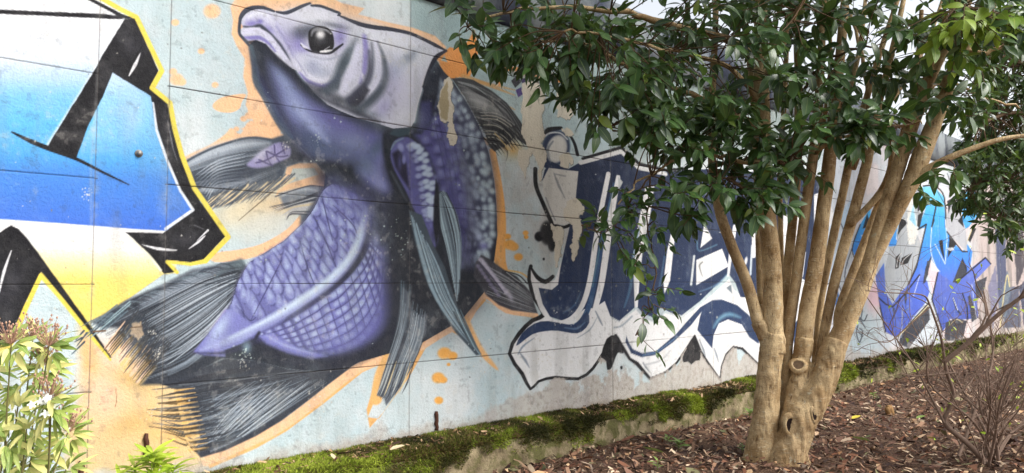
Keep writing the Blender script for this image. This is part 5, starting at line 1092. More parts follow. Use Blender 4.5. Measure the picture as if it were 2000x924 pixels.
_bv2 = m_bark.n('ShaderNodeTexVoronoi', feature='DISTANCE_TO_EDGE'); _bv2.inputs['Scale'].default_value = 26; m_bark.L(m_bark.co((1, 1, .35)), _bv2.inputs['Vector'])
_crk = m_bark.math('MULTIPLY', m_bark.ramp(_bv2.outputs['Distance'], [(0.0, (1, 1, 1)), (0.05, (0, 0, 0))]), m_bark.ramp(m_bark.noise(4, 4), [(0.48, (0, 0, 0)), (0.6, (1, 1, 1))]))
_bc = m_bark.mix(m_bark.math('MULTIPLY', _crk, .55), _bc, lin((70, 50, 34)))
_bc = m_bark.mix(m_bark.ramp(m_bark.noise(140, 3, .7), [(0.38, (.4, .4, .4)), (0.52, (0, 0, 0))]), _bc, lin((116, 92, 62)))
m_bark.base(_bc); m_bark.bump(_b3, 0.45, 0.006); m_bark.bump(_b2, 0.4, 0.008); m_bark.bump(m_bark.noise(9, 4, .6, (1, 1, .5)), 0.5, 0.03)
m_twig = Mat('thin_brown_twig', 0.8, 0.2); m_twig.base(m_twig.mix(m_twig.noise(14, 3), lin((112, 90, 66)), lin((78, 60, 48))))
m_bare = Mat('grey_brown_shrub_wood', 0.85, 0.2); m_bare.base(m_bare.mix(m_bare.noise(18, 4), lin((146, 124, 108)), lin((88, 70, 62))))
m_cut = Mat('cut_wood', 0.85, 0.2); m_cut.base(m_cut.mix(m_cut.noise(50, 3), lin((120, 98, 74)), lin((66, 52, 42))))
m_hole = Mat('shaded_hollow', 0.95, 0.1); m_hole.base(m_hole.mix(m_hole.noise(60, 3), lin((44, 32, 28)), lin((28, 22, 20))))  # dark colour paints the shade inside a knot hole on a flat disc

def leaf_grid(L=1.0, Wd=0.36, fold=0.18, droop=0.22, rows=8, tip=1.0, wave=0.0):
    """unit leaf along +x, blade folded along its rib and curving down"""
    V = []; UV = []
    for i in range(rows + 1):
        t = i / rows; w = Wd * 0.5 * (math.sin(math.pi * min(1, t * 0.98 + .02) ** 0.82) ** 0.8 if t < 1 else 0.0) * (1 - 0.25 * t * tip)
        w = max(w, 0.012 if t == 0 else 0.0)
        x = L * t * (1 - 0.12 * droop * t); z = -droop * L * t * t
        wz = wave * L * math.sin(t * 9) * .05
        V += [(x, -w, z + fold * w + wz), (x, 0, z), (x, w, z + fold * w - wz)]; UV += [(0, t), (.5, t), (1, t)]
    F = []
    for i in range(rows):
        a = i * 3; F += [(a, a + 3, a + 4, a + 1), (a + 1, a + 4, a + 5, a + 2)]
    return np.array(V), F, np.array(UV)
def leaf_variants(mat, name, specs):
    out = []
    for sp_ in specs:
        V, F, UV = leaf_grid(**sp_); out.append((V, F, UV, mesh_np(name, V, [i for f in F for i in f], [4] * len(F), mat, True, uv=UV)))
    return out
def frame_of(d, n):
    d = d / (np.linalg.norm(d) + 1e-9); n = n - d * np.dot(n, d); n = n / (np.linalg.norm(n) + 1e-9); u = np.cross(n, d); return d, u, n
def plant_leaves(leaves, variants, parent, mat, n_single, single_name='leaf', rest_name='foliage', rest_label=None):
    """leaves: (pos, dir, normal, size). The nearest in view become parts of their own, the rest one joined part"""
    org = np.array(parent.location)
    def key(l):
        p = l[0] - C_POS; dd = np.dot(p, C_FWD); x = 1000 + FOC * np.dot(p, C_RIGHT) / dd; y = 462 - FOC * np.dot(p, C_UP) / dd
        return (0 if (-20 < x < 2020 and -20 < y < 944) else 1, dd / l[3])
    leaves = sorted(leaves, key=key)
    for i, (p, d, n, s) in enumerate(leaves[:n_single]):
        a, u, w = frame_of(d, n); o = obj(single_name, variants[i % len(variants)][3], parent)
        p = p - org; M = Matrix.Identity(4)
        for k in range(3): M[k][0], M[k][1], M[k][2], M[k][3] = a[k] * s, u[k] * s, w[k] * s, p[k]
        o.matrix_local = M
    rest = leaves[n_single:]
    if not rest: return
    Vs = []; Ls = []; UVs = []; nv = 0; nf = 0
    for i, (p, d, n, s) in enumerate(rest):
        V, F, UV, _ = variants[i % len(variants)]; a, u, w = frame_of(d, n)
        Vs.append((V[:, :1] * a + V[:, 1:2] * u + V[:, 2:3] * w) * s + (p - org)); Ls.append(np.array(F).reshape(-1) + nv); UVs.append(UV); nv += len(V); nf += len(F)
    o = obj(rest_name, mesh_np(rest_name, np.concatenate(Vs), np.concatenate(Ls), np.full(nf, 4), mat, True, uv=np.concatenate(UVs)), parent, kind='stuff')
    if rest_label: o['label'] = rest_label

# ---------------------------------------------------------------- the many-stemmed tree
BASE = on_ground(1525, 893); TD = float(np.dot(BASE - C_POS, C_FWD))
tree = thing('evergreen_tree', 'many-stemmed evergreen tree with tan trunks and glossy dark green leaves in front of the wall', 'tree', tuple(BASE))
def stem_pts(path, d0, d1):
    n = len(path); P = np.array([at(x, y, d0 + (d1 - d0) * min(1, i / (n - 1))) for i, (x, y, w) in enumerate(path)])
    R = np.array([w * 0.5 * (d0 + (d1 - d0) * i / (n - 1)) / FOC for i, (x, y, w) in enumerate(path)]); return P, R
def smooth_stem(P, R, n=5):
    return spline(P, n), np.interp(np.linspace(0, len(R) - 1, (len(P) - 1) * n + 1), np.arange(len(R)), R)
T = TD
LOW = {  # lower trunks that grow together at the foot
    't1': ([(1482, 916, 66), (1486, 885, 60), (1493, 838, 52), (1498, 770, 48), (1504, 710, 48), (1508, 675, 46), (1509, 650, 40)], T - .02, T),
    't7': ([(1530, 920, 84), (1536, 892, 74), (1550, 852, 66), (1562, 818, 70), (1584, 788, 62), (1603, 751, 55), (1617, 712, 50), (1636, 665, 42)], T - .08, T - .05),
    't5': ([(1558, 838, 38), (1550, 808, 36), (1549, 786, 34), (1555, 760, 34), (1563, 728, 34), (1568, 695, 32), (1571, 660, 31)], T - .06, T + .02),
    't1b': ([(1508, 690, 34), (1496, 660, 30), (1482, 628, 26)], T, T + .02),
    'foot': ([(1452, 912, 22), (1472, 884, 34), (1488, 850, 36)], T - .04, T), 'foot2': ([(1572, 914, 26), (1556, 884, 44), (1556, 850, 44)], T - .08, T - .05)}
def fused(names, lumps, nm, voxel=.010):
    """stems grown together into one skin"""
    sp = Soup()
    for k_ in names:
        path, d0, d1 = LOW[k_]; P, R = smooth_stem(*stem_pts(path, d0, d1)); sp.add(*tube(P, R, 20, True))
    for (x, y, w, e) in lumps:                       # swellings round old cuts
        c = at(x, y, T - .05 - e); r = w * .5 * T / FOC; V = []; F = []
        for i in range(9):
            for j in range(12):
                th = math.pi * i / 8; ph = 2 * math.pi * j / 12; V.append(c + r * np.array([math.sin(th) * math.cos(ph), math.sin(th) * math.sin(ph), math.cos(th)]))
        for i in range(8):
            for j in range(12): F.append((i * 12 + j, i * 12 + (j + 1) % 12, (i + 1) * 12 + (j + 1) % 12, (i + 1) * 12 + j))
        sp.add(V, F)
    tmp = bpy.data.objects.new(nm, sp.mesh(nm, m_bark, False, BASE)); COL.objects.link(tmp)
    md = tmp.modifiers.new('r', 'REMESH'); md.mode = 'VOXEL'; md.voxel_size = voxel; md.use_smooth_shade = True
    sm = tmp.modifiers.new('s', 'SMOOTH'); sm.iterations = 3; sm.factor = 0.5
    me = bpy.data.meshes.new_from_object(tmp.evaluated_get(bpy.context.evaluated_depsgraph_get())); bpy.data.objects.remove(tmp)
    v = np.empty(len(me.vertices) * 3, np.float32); me.vertices.foreach_get('co', v); v = v.reshape(-1, 3); n = np.empty(len(v) * 3, np.float32); me.vertices.foreach_get('normal', n); n = n.reshape(-1, 3)
    a = v[:, 0] * .8 + v[:, 1] * .6
    h = (fbm(a * 7 + 30, v[:, 2] * 1.2 + 30, 7, 4, 4.) - .5) * .022 + (fbm(a + 9, v[:, 2] + 9, 6, 3, 9.) - .5) * .022 + (fbm(a * .4 + 9, v[:, 2] * 3 + 9, 14, 3, 9.) - .5) * .006
    v = v + n * h[:, None]; me.vertices.foreach_set('co', v.ravel().astype(np.float32)); me.update(); me.name = nm
    if not me.materials: me.materials.append(m_bark.m)
    return me, v
_m1, _ = fused(('t1', 't1b', 'foot'), ((1506, 690, 44, -.04),), 'trunk')
obj('trunk', _m1, tree, label='left trunk splitting into an upright and a leaning stem')
_tm, _tv = fused(('t7', 't5', 'foot2'), ((1561, 716, 32, .0), (1549, 832, 50, .03), (1588, 808, 40, .0)), 'trunk')
trunk = obj('trunk', _tm, tree, label='right trunk leaning outwards with old pruning scars')
# pruning scars on the trunk
def scar(x, y, d, rx, ry, nrm, hollow):
    c = at(x, y, d) - BASE; k = d / FOC; nrm = np.array(nrm, float); nrm /= np.linalg.norm(nrm); u = np.cross([0, 0, 1.0], nrm); u /= np.linalg.norm(u); w = np.cross(nrm, u)
    sides = 20; V = []; F = []; q_ = 1.0 if hollow else .82; prof = [(1.7 * q_, -.012), (1.45 * q_, .003), (1.22 * q_, .008), (1.02 * q_, .008), (.92 * q_, .005)]
    for r_, h_ in prof:
        V += [c + nrm * h_ + k * r_ * (rx * math.cos(t) * u + ry * math.sin(t) * w) * (1 + .05 * math.sin(3 * t + x)) for t in np.arange(sides) * 2 * math.pi / sides]
    for i in range(len(prof) - 1): F += [(i * sides + j, i * sides + (j + 1) % sides, (i + 1) * sides + (j + 1) % sides, (i + 1) * sides + j) for j in range(sides)]
    s1 = Soup(); s1.add(V, F); ring = obj('pruning_scar', s1.mesh('pruning_scar', m_bark, True), trunk)
    s2 = Soup(); s2.add(V[-sides:] , [tuple(range(sides))]); o = obj('scar_face', s2.mesh('scar_face', m_hole if hollow else m_cut), trunk)
from mathutils.bvhtree import BVHTree
_bv = BVHTree.FromPolygons([Vector(v) for v in _tv.tolist()], [tuple(p.vertices) for p in _tm.polygons])
def hit_depth(x, y):
    r = ray(x, y); h = _bv.ray_cast(Vector(C_POS - BASE), Vector(r).normalized())
    return float(np.dot(np.array(h[0]) + BASE - C_POS, C_FWD)) if h[0] is not None else T - .1
scar(1547, 831, hit_depth(1547, 831) + .008, 12, 15, (-.12, -1, .12), True); scar(1590, 809, hit_depth(1590, 809) + .006, 6, 12, (.4, -1, .1), True); scar(1559, 713, hit_depth(1559, 713) + .004, 13, 11, (-.3, -1, .4), False)
STEMS = [
    ([(1510, 690, 48), (1509, 640, 40), (1510, 560, 36), (1506, 500, 35), (1499, 430, 34), (1494, 360, 33), (1490, 280, 32), (1488, 200, 30), (1486, 100, 27), (1484, -20, 24), (1470, -200, 18)], T, T + .1, 'thickest upright tan stem at the left of the clump'),
    ([(1494, 660, 26), (1479, 622, 24), (1460, 556, 22), (1430, 482, 21), (1409, 425, 20), (1397, 370, 17), (1390, 300, 16), (1391, 180, 14), (1397, 60, 12), (1400, -120, 9)], T + .01, T + .1, 'stem leaning out to the left'),
    ([(1497, 680, 16), (1487, 590, 15), (1483, 480, 14), (1478, 330, 13), (1470, 180, 12), (1450, 0, 10)], T + .16, T + .4, None),
    ([(1530, 840, 12), (1531, 720, 11), (1530, 640, 10), (1526, 500, 10), (1523, 340, 10), (1532, 200, 9), (1540, 20, 8)], T + .3, T + .5, None),
    ([(1524, 850, 24), (1524, 770, 20), (1526, 690, 18), (1532, 600, 18), (1541, 500, 18), (1549, 420, 18), (1556, 330, 18), (1560, 200, 16), (1556, 60, 13), (1550, -120, 10)], T + .12, T + .35, None),
    ([(1536, 850, 30), (1534, 780, 26), (1536, 700, 22), (1542, 632, 21), (1555, 550, 20), (1564, 480, 20), (1577, 380, 20), (1589, 300, 19), (1600, 190, 17), (1606, 60, 14), (1620, -100, 10)], T + .05, T + .2, None),
    ([(1562, 715, 36), (1568, 680, 33), (1578, 600, 32), (1590, 540, 31), (1599, 480, 29), (1608, 410, 27), (1617, 340, 26), (1626, 250, 23), (1640, 120, 19), (1652, -20, 15)], T + .01, T + .15, 'pale stem rising from the cut stub'),
    ([(1584, 800, 16), (1590, 740, 14), (1596, 660, 14), (1606, 570, 14), (1628, 460, 16), (1650, 360, 16), (1664, 290, 15), (1690, 200, 13), (1720, 100, 11), (1760, -20, 8)], T + .2, T + .4, None),
    ([(1580, 800, 24), (1594, 740, 20), (1609, 655, 19), (1628, 560, 19), (1646, 490, 20), (1665, 425, 21), (1684, 352, 20), (1697, 300, 18), (1712, 220, 15), (1740, 110, 12), (1765, 0, 9)], T + .12, T + .25, 'forked stem with a side branch crossing to the right'),
    ([(1660, 440, 13), (1690, 410, 13), (1716, 380, 13), (1734, 345, 12), (1742, 300, 11), (1738, 240, 9)], T + .15, T + .1, None),
    ([(1617, 714, 48), (1634, 672, 42), (1651, 635, 37), (1683, 560, 33), (1702, 505, 30), (1716, 450, 27), (1738, 380, 27), (1760, 310, 26), (1785, 235, 25), (1812, 160, 24), (1850, 80, 22), (1895, -10, 19), (1960, -120, 15)], T - .05, T + .05, 'long leaning stem with pale speckled bark'),
    ([(1676, 575, 20), (1692, 535, 22), (1712, 495, 24), (1738, 442, 25), (1764, 388, 28), (1786, 342, 35), (1798, 308, 35), (1820, 252, 30), (1846, 180, 27), (1880, 100, 24), (1930, 20, 20), (1990, -80, 15)], T - .02, T - .1, 'rightmost leaning stem with a swollen knot'),
    ([(1790, 340, 20), (1815, 328, 15), (1850, 310, 13), (1900, 290, 11), (1960, 271, 9), (2030, 262, 7), (2120, 250, 5)], T - .08, T - .3, 'thin branch reaching out to the right'),
    ([(1640, 650, 22), (1640, 610, 20), (1662, 545, 18), (1690, 470, 16), (1716, 400, 14), (1742, 330, 13), (1770, 240, 12), (1790, 140, 10), (1800, 20, 8)], T + .06, T + .3, None),
    ([(1666, 330, 12), (1690, 270, 11), (1730, 210, 10), (1780, 140, 9), (1820, 60, 7), (1850, -30, 6)], T + .25, T + .5, None),
    ([(1626, 250, 11), (1660, 170, 10), (1680, 90, 9), (1690, 0, 7)], T + .15, T + .3, None),
    ([(1590, 300, 10), (1612, 220, 9), (1622, 120, 8), (1618, 0, 6)], T + .2, T + .45, None),
]
SKEL = []
for path, d0, d1, lb in STEMS:
    P, R = smooth_stem(*stem_pts(path, d0, d1), 4); sp = Soup(); sp.add(*tube(P, R, 14, True, .06, len(path)))
    o = obj('stem', sp.mesh('stem', m_bark, True, BASE), tree); SKEL += [(p, r) for p, r in zip(P, R)][len(P) // 3:]
    if lb: o['label'] = lb
LIMBS = [
    ([(1486, 110, 18), (1400, 72, 16), (1300, 46, 14), (1230, 26, 12), (1120, 14, 9), (1000, 24, 6), (915, 52, 4)], T + .1, T - .75),
    ([(1489, 250, 14), (1390, 200, 12), (1290, 165, 10), (1210, 120, 8), (1130, 80, 5), (1040, 84, 4)], T + .05, T - .6),
    ([(1490, 320, 10), (1420, 310, 8), (1350, 300, 7), (1290, 330, 5), (1240, 360, 4), (1210, 400, 3)], T, T - .55),
    ([(1490, 200, 12), (1400, 120, 9), (1290, 95, 7), (1190, 70, 6), (1100, 60, 4)], T, T - .9),
    ([(1392, 190, 8), (1340, 240, 6), (1290, 262, 5), (1240, 262, 4), (1180, 250, 3)], T + .1, T - .3),
    ([(1290, 262, 4), (1272, 350, 3.5), (1262, 440, 3), (1282, 520, 3), (1268, 590, 2.5), (1244, 656, 2)], T - .3, T - .5),
    ([(1290, 330, 4), (1240, 380, 3.5), (1215, 430, 3), (1180, 455, 2.5), (1135, 440, 2)], T - .4, T - .5),
    ([(1496, 400, 9), (1460, 380, 7), (1430, 350, 5), (1400, 345, 4)], T, T - .4),
    ([(1500, 150, 12), (1540, 60, 9), (1580, -20, 6)], T, T - .5), ([(1490, 60, 12), (1440, -40, 9), (1340, -110, 7), (1200, -130, 5)], T + .1, T - .4),
    ([(1590, 300, 9), (1640, 270, 7), (1700, 250, 6), (1760, 245, 5), (1800, 240, 3)], T + .1, T - .5), ([(1816, 150, 10), (1830, 80, 8), (1850, 30, 5), (1880, 10, 4)], T, T - .5),
    ([(1560, 200, 8), (1600, 130, 6), (1660, 100, 5), (1700, 90, 4)], T + .3, T - .1), ([(1760, 300, 9), (1800, 200, 7), (1850, 160, 6), (1920, 190, 5), (1990, 210, 4)], T + .1, T + .2),
    ([(1700, 260, 10), (1690, 140, 8), (1660, 20, 6)], T + .2, T + .4), ([(1880, 100, 10), (1940, 100, 8), (2010, 70, 6)], T - .1, T - .2), ([(1590, 200, 8), (1560, 260, 6), (1540, 330, 4)], T, T - .3),
]
for path, d0, d1 in LIMBS:
    P, R = smooth_stem(*stem_pts(path, d0, d1), 5); P = P + np.random.RandomState(len(P)).normal(0, .008, P.shape)
    sp = Soup(); sp.add(*tube(P, R, 7, True)); obj('branch', sp.mesh('branch', m_bark if R[0] > .016 else m_twig, True, BASE), tree); SKEL += [(p, r) for p, r in zip(P, R)][2:]
SKP = np.array([p for p, r in SKEL])
CLUST = [  # where the leafy shoots are: centre, half size, count, nearest and farthest depth
    (925, 40, 45, 46, 9, -.95, -.6), (1005, 62, 55, 55, 18, -.95, -.45), (1095, 74, 60, 66, 30, -.95, -.2), (1180, 130, 70, 90, 32, -.95, .0), (1265, 150, 80, 110, 36, -.95, .2), (1365, 120, 90, 120, 34, -.9, .5),
    (1475, 110, 75, 120, 26, -.9, .5), (1235, 245, 55, 34, 15, -.8, -.1), (1310, 265, 45, 50, 13, -.7, -.1), (1405, 305, 55, 66, 19, -.6, .1), (1490, 290, 60, 60, 16, -.6, .1), (1465, 385, 40, 24, 6, -.5, -.15),
    (1550, 330, 40, 50, 12, -.5, .2), (1585, 210, 60, 90, 18, -.6, .4), (1665, 250, 60, 26, 11, -.6, -.2), (1735, 240, 55, 24, 9, -.6, -.2), (1560, 30, 100, 50, 24, -.6, .5), (1690, 50, 90, 50, 16, -.4, .7), (1760, 110, 80, 70, 16, -.2, .8), (1700, 150, 60, 60, 10, .0, .7), (1860, 190, 40, 40, 6, -.3, .4), (1840, 45, 80, 50, 22, -.6, .3), (1950, 40, 60, 60, 26, -.6, .3), (1900, 110, 60, 40, 10, -.5, .4),
    (1160, 445, 34, 14, 5, -.55, -.45), (1222, 396, 30, 22, 7, -.6, -.4), (1225, 460, 26, 40, 6, -.55, -.45), (1270, 580, 30, 34, 6, -.52, -.42), (1262, 500, 18, 26, 3, -.5, -.42), (1243, 652, 8, 6, 1, -.5, -.45), (1335, 400, 26, 26, 6, -.5, -.3), (1290, 440, 20, 20, 2, -.5, -.4),
    (1810, 190, 50, 50, 6, -.3, .4), (1895, 170, 40, 60, 8, -.2, .5), (1350, 215, 60, 40, 12, -.6, .3), (1430, 230, 50, 50, 12, -.5, .3),
    (1280, -110, 330, 80, 70, -1.3, .5), (1650, -110, 300, 80, 60, -1.2, .8), (1500, -330, 480, 120, 130, -1.6, 1.0), (1300, -560, 500, 120, 90, -1.8, .4), (1850, -300, 260, 160, 60, -1.2, .8), (1620, 180, 40, 80, 12, -.2, .5), (1540, 150, 50, 100, 16, -.6, .3), (1420, 40, 120, 50, 20, -.8, .5), (1150, 190, 40, 40, 7, -.8, -.3), (1330, 350, 40, 30, 5, -.6, -.3), (1440, 360, 50, 36, 8, -.55, -.1), (1840, 330, 30, 20, 2, -.4, -.2), (1795, 350, 24, 20, 2, .1, .2),  # shoots centred above the view: unseen crown added to shade the wall
]
rnd = random.Random(12); nr = np.random.RandomState(12); leaves = []; tw = Soup()
YOUNG = [(1850, 40, 30, 20, 3, -.7, -.4), (1895, 30, 40, 25, 4, -.7, -.4), (1945, 30, 25, 20, 3, -.7, -.4), (1880, 90, 30, 15, 2, -.6, -.4)]
young = []
for cx, cy, rx, ry, n, da, db in CLUST + YOUNG:
    hang = 1150 < cx + 20 and cy >= 380 and cx < 1320; lsz = 0.66 if hang else 1.0; sink = young if (cx, cy, rx, ry, n, da, db) in YOUNG else leaves
    for _ in range(n):
        while True:
            a, b_ = rnd.uniform(-1, 1), rnd.uniform(-1, 1)
            if a * a + b_ * b_ <= 1: break
        p = at(cx + a * rx, cy + b_ * ry, T + rnd.uniform(da, db))
        dist = np.linalg.norm(SKP - p, axis=1); q = SKP[int(np.argmin(dist + (SKP[:, 2] < p[2] - .25) * .2))]
        gap = p - q; ln = np.linalg.norm(gap)
        if ln > 0.9: q = p - gap / ln * 0.5; gap = p - q
        tdir = gap / (np.linalg.norm(gap) + 1e-6) + nr.normal(0, .35, 3) + np.array([0, -.2, -.15]); tdir /= np.linalg.norm(tdir)
        L_ = rnd.uniform(.10, .17); end = p + tdir * L_
        mid = q + gap * .5 + np.array([0, 0, rnd.uniform(.0, .08) * np.linalg.norm(gap)]) + nr.normal(0, .015, 3)
        path = spline([q, mid, p, end], 4); tw.add(*tube(path, np.linspace(.0045, .0018, len(path)), 4, False))
        npair = rnd.choice((3, 4, 4, 5)); ph = rnd.random() * 3
        r1 = np.cross(tdir, [0.2, .1, 1]); r1 /= np.linalg.norm(r1); r2 = np.cross(tdir, r1)
        for k in range(npair):
            f = k / max(1, npair - 1); base = p + tdir * L_ * f
            for sgn in (0, math.pi):
                if rnd.random() < .17: continue
                an = ph + k * 1.5708 + sgn + rnd.uniform(-.3, .3); rad = math.cos(an) * r1 + math.sin(an) * r2
                d = rad * rnd.uniform(.7, 1.1) + tdir * (.25 + .7 * f) + np.array([0, 0, -.28]) + nr.normal(0, .22, 3)
                nn = np.array([0, -.55, .9]) + nr.normal(0, .45, 3)
                sink.append((base + rad * .006, d, nn, lsz * rnd.choice((rnd.uniform(.07, .13), rnd.uniform(.12, .185))) * (1 - .2 * f)))
        if rnd.random() < .8:
            sink.append((end, tdir + np.array([0, 0, -.2]), np.array([0, -.5, .9]) + nr.normal(0, .4, 3), rnd.uniform(.09, .14)))
obj('twigs', tw.mesh('twigs', m_twig, True, BASE), tree, kind='stuff')
V_LEAF = leaf_variants(m_leaf, 'leaf', [dict(Wd=.42, droop=.18, fold=.3), dict(Wd=.46, droop=.3, fold=.22), dict(Wd=.40, droop=.1, fold=.4, wave=.5), dict(Wd=.48, droop=.24, fold=.15), dict(Wd=.38, droop=.4, fold=.3), dict(Wd=.44, droop=.05, fold=.28, wave=1.0)])
plant_leaves(leaves, V_LEAF, tree, m_leaf, 230, 'leaf', 'foliage', 'dense glossy dark green foliage')
m_young = leaf_material('young_leaf', (104, 138, 44), (140, 166, 56), (160, 176, 70), (150, 170, 84), 0.4, 0.45, 0.3, (170, 180, 90))
plant_leaves(young, leaf_variants(m_young, 'leaf', [dict(Wd=.5, droop=.2, fold=.2), dict(Wd=.46, droop=.35, fold=.25)]), tree, m_young, 70, 'leaf', 'young_foliage', 'bright yellow-green young leaves')
print('tree leaves', len(leaves))

# ---------------------------------------------------------------- second tree at the right edge, in front of the far wall
B2 = on_ground(2130, 742); D2_ = float(np.dot(B2 - C_POS, C_FWD))
tree2 = thing('evergreen_tree', 'dense small-leaved evergreen tree hanging into the right edge of the view', 'tree', tuple(B2))
sp = Soup(); P, R = smooth_stem(*stem_pts([(2130, 760, 60), (2122, 600, 48), (2110, 400, 40), (2090, 200, 34), (2060, 40, 26), (2040, -120, 16)], D2_, D2_ - .3), 4); sp.add(*tube(P, R, 12, True, .06)); obj('trunk', sp.mesh('trunk', m_bark, True, B2), tree2)
sk2 = list(P[6:])
for pth in ([(2110, 420, 16), (2050, 380, 12), (1990, 350, 8), (1930, 350, 5), (1890, 370, 3)], [(2100, 300, 16), (2040, 240, 12), (1980, 220, 8), (1920, 240, 5)], [(2090, 220, 14), (2020, 140, 10), (1950, 110, 7), (1900, 130, 4)], [(2110, 460, 12), (2040, 460, 8), (1980, 440, 5), (1930, 420, 3)], [(2070, 80, 14), (2000, 40, 9), (1940, 10, 6)]):
    P, R = smooth_stem(*stem_pts(pth, D2_ - .1, D2_ - .7), 4); sp = Soup(); sp.add(*tube(P, R, 6, True)); obj('branch', sp.mesh('branch', m_twig, True, B2), tree2); sk2 += list(P[2:])
sk2 = np.array(sk2); lv2 = []; tw = Soup()
for cx, cy, rx, ry, n, da, db in ((1958, 330, 66, 72, 150, -.9, .2), (1912, 362, 40, 40, 44, -.9, -.3), (1980, 200, 60, 80, 130, -.7, .3), (1915, 260, 36, 44, 34, -.6, .1), (1970, 90, 60, 60, 90, -.6, .4), (1985, 430, 40, 40, 36, -.9, .0), (2080, 250, 70, 200, 120, -.6, .6), (1905, 80, 30, 40, 14, -.3, .5), (2120, -60, 160, 120, 60, -.6, .6), (1955, 410, 26, 30, 10, -.9, -.4)):
    for _ in range(n):
        p = at(cx + rx * rnd.uniform(-1, 1), cy + ry * rnd.uniform(-1, 1), D2_ + rnd.uniform(da, db)); q = sk2[int(np.argmin(np.linalg.norm(sk2 - p, axis=1)))]
        tdir = (p - q) / (np.linalg.norm(p - q) + 1e-6) + nr.normal(0, .4, 3) + np.array([0, 0, -.35]); tdir /= np.linalg.norm(tdir)
        end = p + tdir * .16; tw.add(*tube(spline([q, (p + q) / 2 + nr.normal(0, .03, 3), p, end], 3), np.linspace(.005, .002, 10), 4, False))
        for k in range(9):
            rad = nr.normal(0, 1, 3); d = rad / np.linalg.norm(rad) * .8 + tdir * .5 + np.array([0, 0, -.35]); lv2.append((p + tdir * .16 * k / 8, d, np.array([0, -.5, .9]) + nr.normal(0, .5, 3), rnd.uniform(.09, .14)))
obj('twigs', tw.mesh('twigs', m_twig, True, B2), tree2, kind='stuff')
V_LEAF2 = leaf_variants(m_leaf2, 'leaf', [dict(Wd=.34, droop=.2, rows=5), dict(Wd=.40, droop=.3, rows=5), dict(Wd=.3, droop=.1, rows=5)])
plant_leaves(lv2, V_LEAF2, tree2, m_leaf2, 120, 'leaf', 'foliage', 'dark green hanging foliage')

# ---------------------------------------------------------------- leafless shrub, lower right
B3 = on_ground(1925, 900); D3 = float(np.dot(B3 - C_POS, C_FWD))
bush = thing('bare_shrub', 'leafless tangled shrub with thin grey-brown twigs at the lower right', 'shrub', tuple(B3))
def grow(p, d, L, r, depth, sp, rr, out_tips):
    n = 5; P = [p]; dd = d.copy()
    for i in range(n):
        dd = dd + np.array([rr.gauss(0, .16), rr.gauss(0, .16), rr.gauss(-.03, .12)]); dd /= np.linalg.norm(dd); P.append(P[-1] + dd * L / n)
    P = np.array(P); sp.add(*tube(P, np.linspace(r, r * .55, n + 1), 5 if r > .004 else 4, False))
    if depth == 0: out_tips.append((P[-1], dd)); return
    for _ in range(rr.choice((2, 2, 3))):
        k = rr.randint(2, n); nd = dd + np.array([rr.gauss(0, .55), rr.gauss(0, .55), rr.gauss(.1, .45)]); nd /= np.linalg.norm(nd)
        grow(P[k], nd, L * rr.uniform(.5, .8), r * rr.uniform(.42, .62), depth - 1, sp, rr, out_tips)
rr = random.Random(4); tips = []
def main_branch(path, d0, d1, depth=2, n_side=4, lb=None):
    P, R = smooth_stem(*stem_pts(path, d0, d1), 5); sp = Soup(); sp.add(*tube(P, R, 7, False))
    for _ in range(n_side):
        k = rr.randint(len(P) // 4, len(P) - 2); nd = (P[min(k + 2, len(P) - 1)] - P[k]); nd = nd / (np.linalg.norm(nd) + 1e-6) + np.array([rr.gauss(0, .6), rr.gauss(0, .6), rr.gauss(.25, .45)]); nd /= np.linalg.norm(nd)
        grow(P[k], nd, rr.uniform(.22, .5), max(R[k] * .55, .0022), depth, sp, rr, tips)
    o = obj('branch', sp.mesh('branch', m_bare, True, B3), bush)
    if lb: o['label'] = lb
main_branch([(1930, 908, 12), (1890, 866, 11), (1846, 828, 9), (1852, 800, 8), (1862, 768, 7), (1850, 730, 7), (1845, 706, 6), (1838, 660, 5), (1816, 596, 4), (1800, 576, 3), (1740, 572, 2), (1690, 568, 1.5)], D3 - .05, D3 - .2, 1, 6)
main_branch([(1845, 706, 9), (1890, 670, 9), (1948, 616, 8), (2000, 576, 7), (2060, 530, 6)], D3 - .15, D3 - .3, 2, 6, 'thick dark branch slanting up to the right')
main_branch([(1816, 600, 3), (1770, 640, 2.5), (1735, 668, 2), (1700, 660, 1.5), (1670, 640, 1)], D3 - .2, D3 - .3, 1, 2)
main_branch([(1844, 826, 5), (1800, 740, 4), (1770, 690, 3), (1735, 640, 2.5), (1700, 590, 2), (1680, 560, 1.2)], D3 - .1, D3 + .1, 1, 4)
main_branch([(1760, 730, 2.5), (1790, 735, 3), (1840, 730, 3), (1870, 728, 3)], D3 - .2, D3 - .2, 1, 1)
for k in range(24):
    x0 = 1930 + rr.gauss(0, 52); y0 = 902 + rr.gauss(0, 14); lean = rr.choice((-1, 1, 1)) * rr.uniform(.1, 1.5); h = rr.uniform(110, 330); w = rr.uniform(2.5, 7)
    main_branch([(x0, y0, w), (x0 + lean * h * .15 + rr.gauss(0, 12), y0 - h * .3, w * .85), (x0 + lean * h * .32 + rr.gauss(0, 18), y0 - h * .62, w * .65), (x0 + lean * h * .55 + rr.gauss(0, 22), y0 - h, w * .4)], D3 + rr.uniform(-.15, .15), D3 + rr.uniform(-.5, .6), 2, 6)
sl = []
for p, d in tips:
    if rr.random() < .16: sl.append((p, d + nr.normal(0, .4, 3), np.array([0, -.6, .8]) + nr.normal(0, .4, 3), rr.uniform(.025, .05)))
V_BUD = leaf_variants(m_lime, 'leaf', [dict(Wd=.5, rows=4), dict(Wd=.42, rows=4, droop=.3)])
plant_leaves(sl, V_BUD, bush, m_lime, 300)

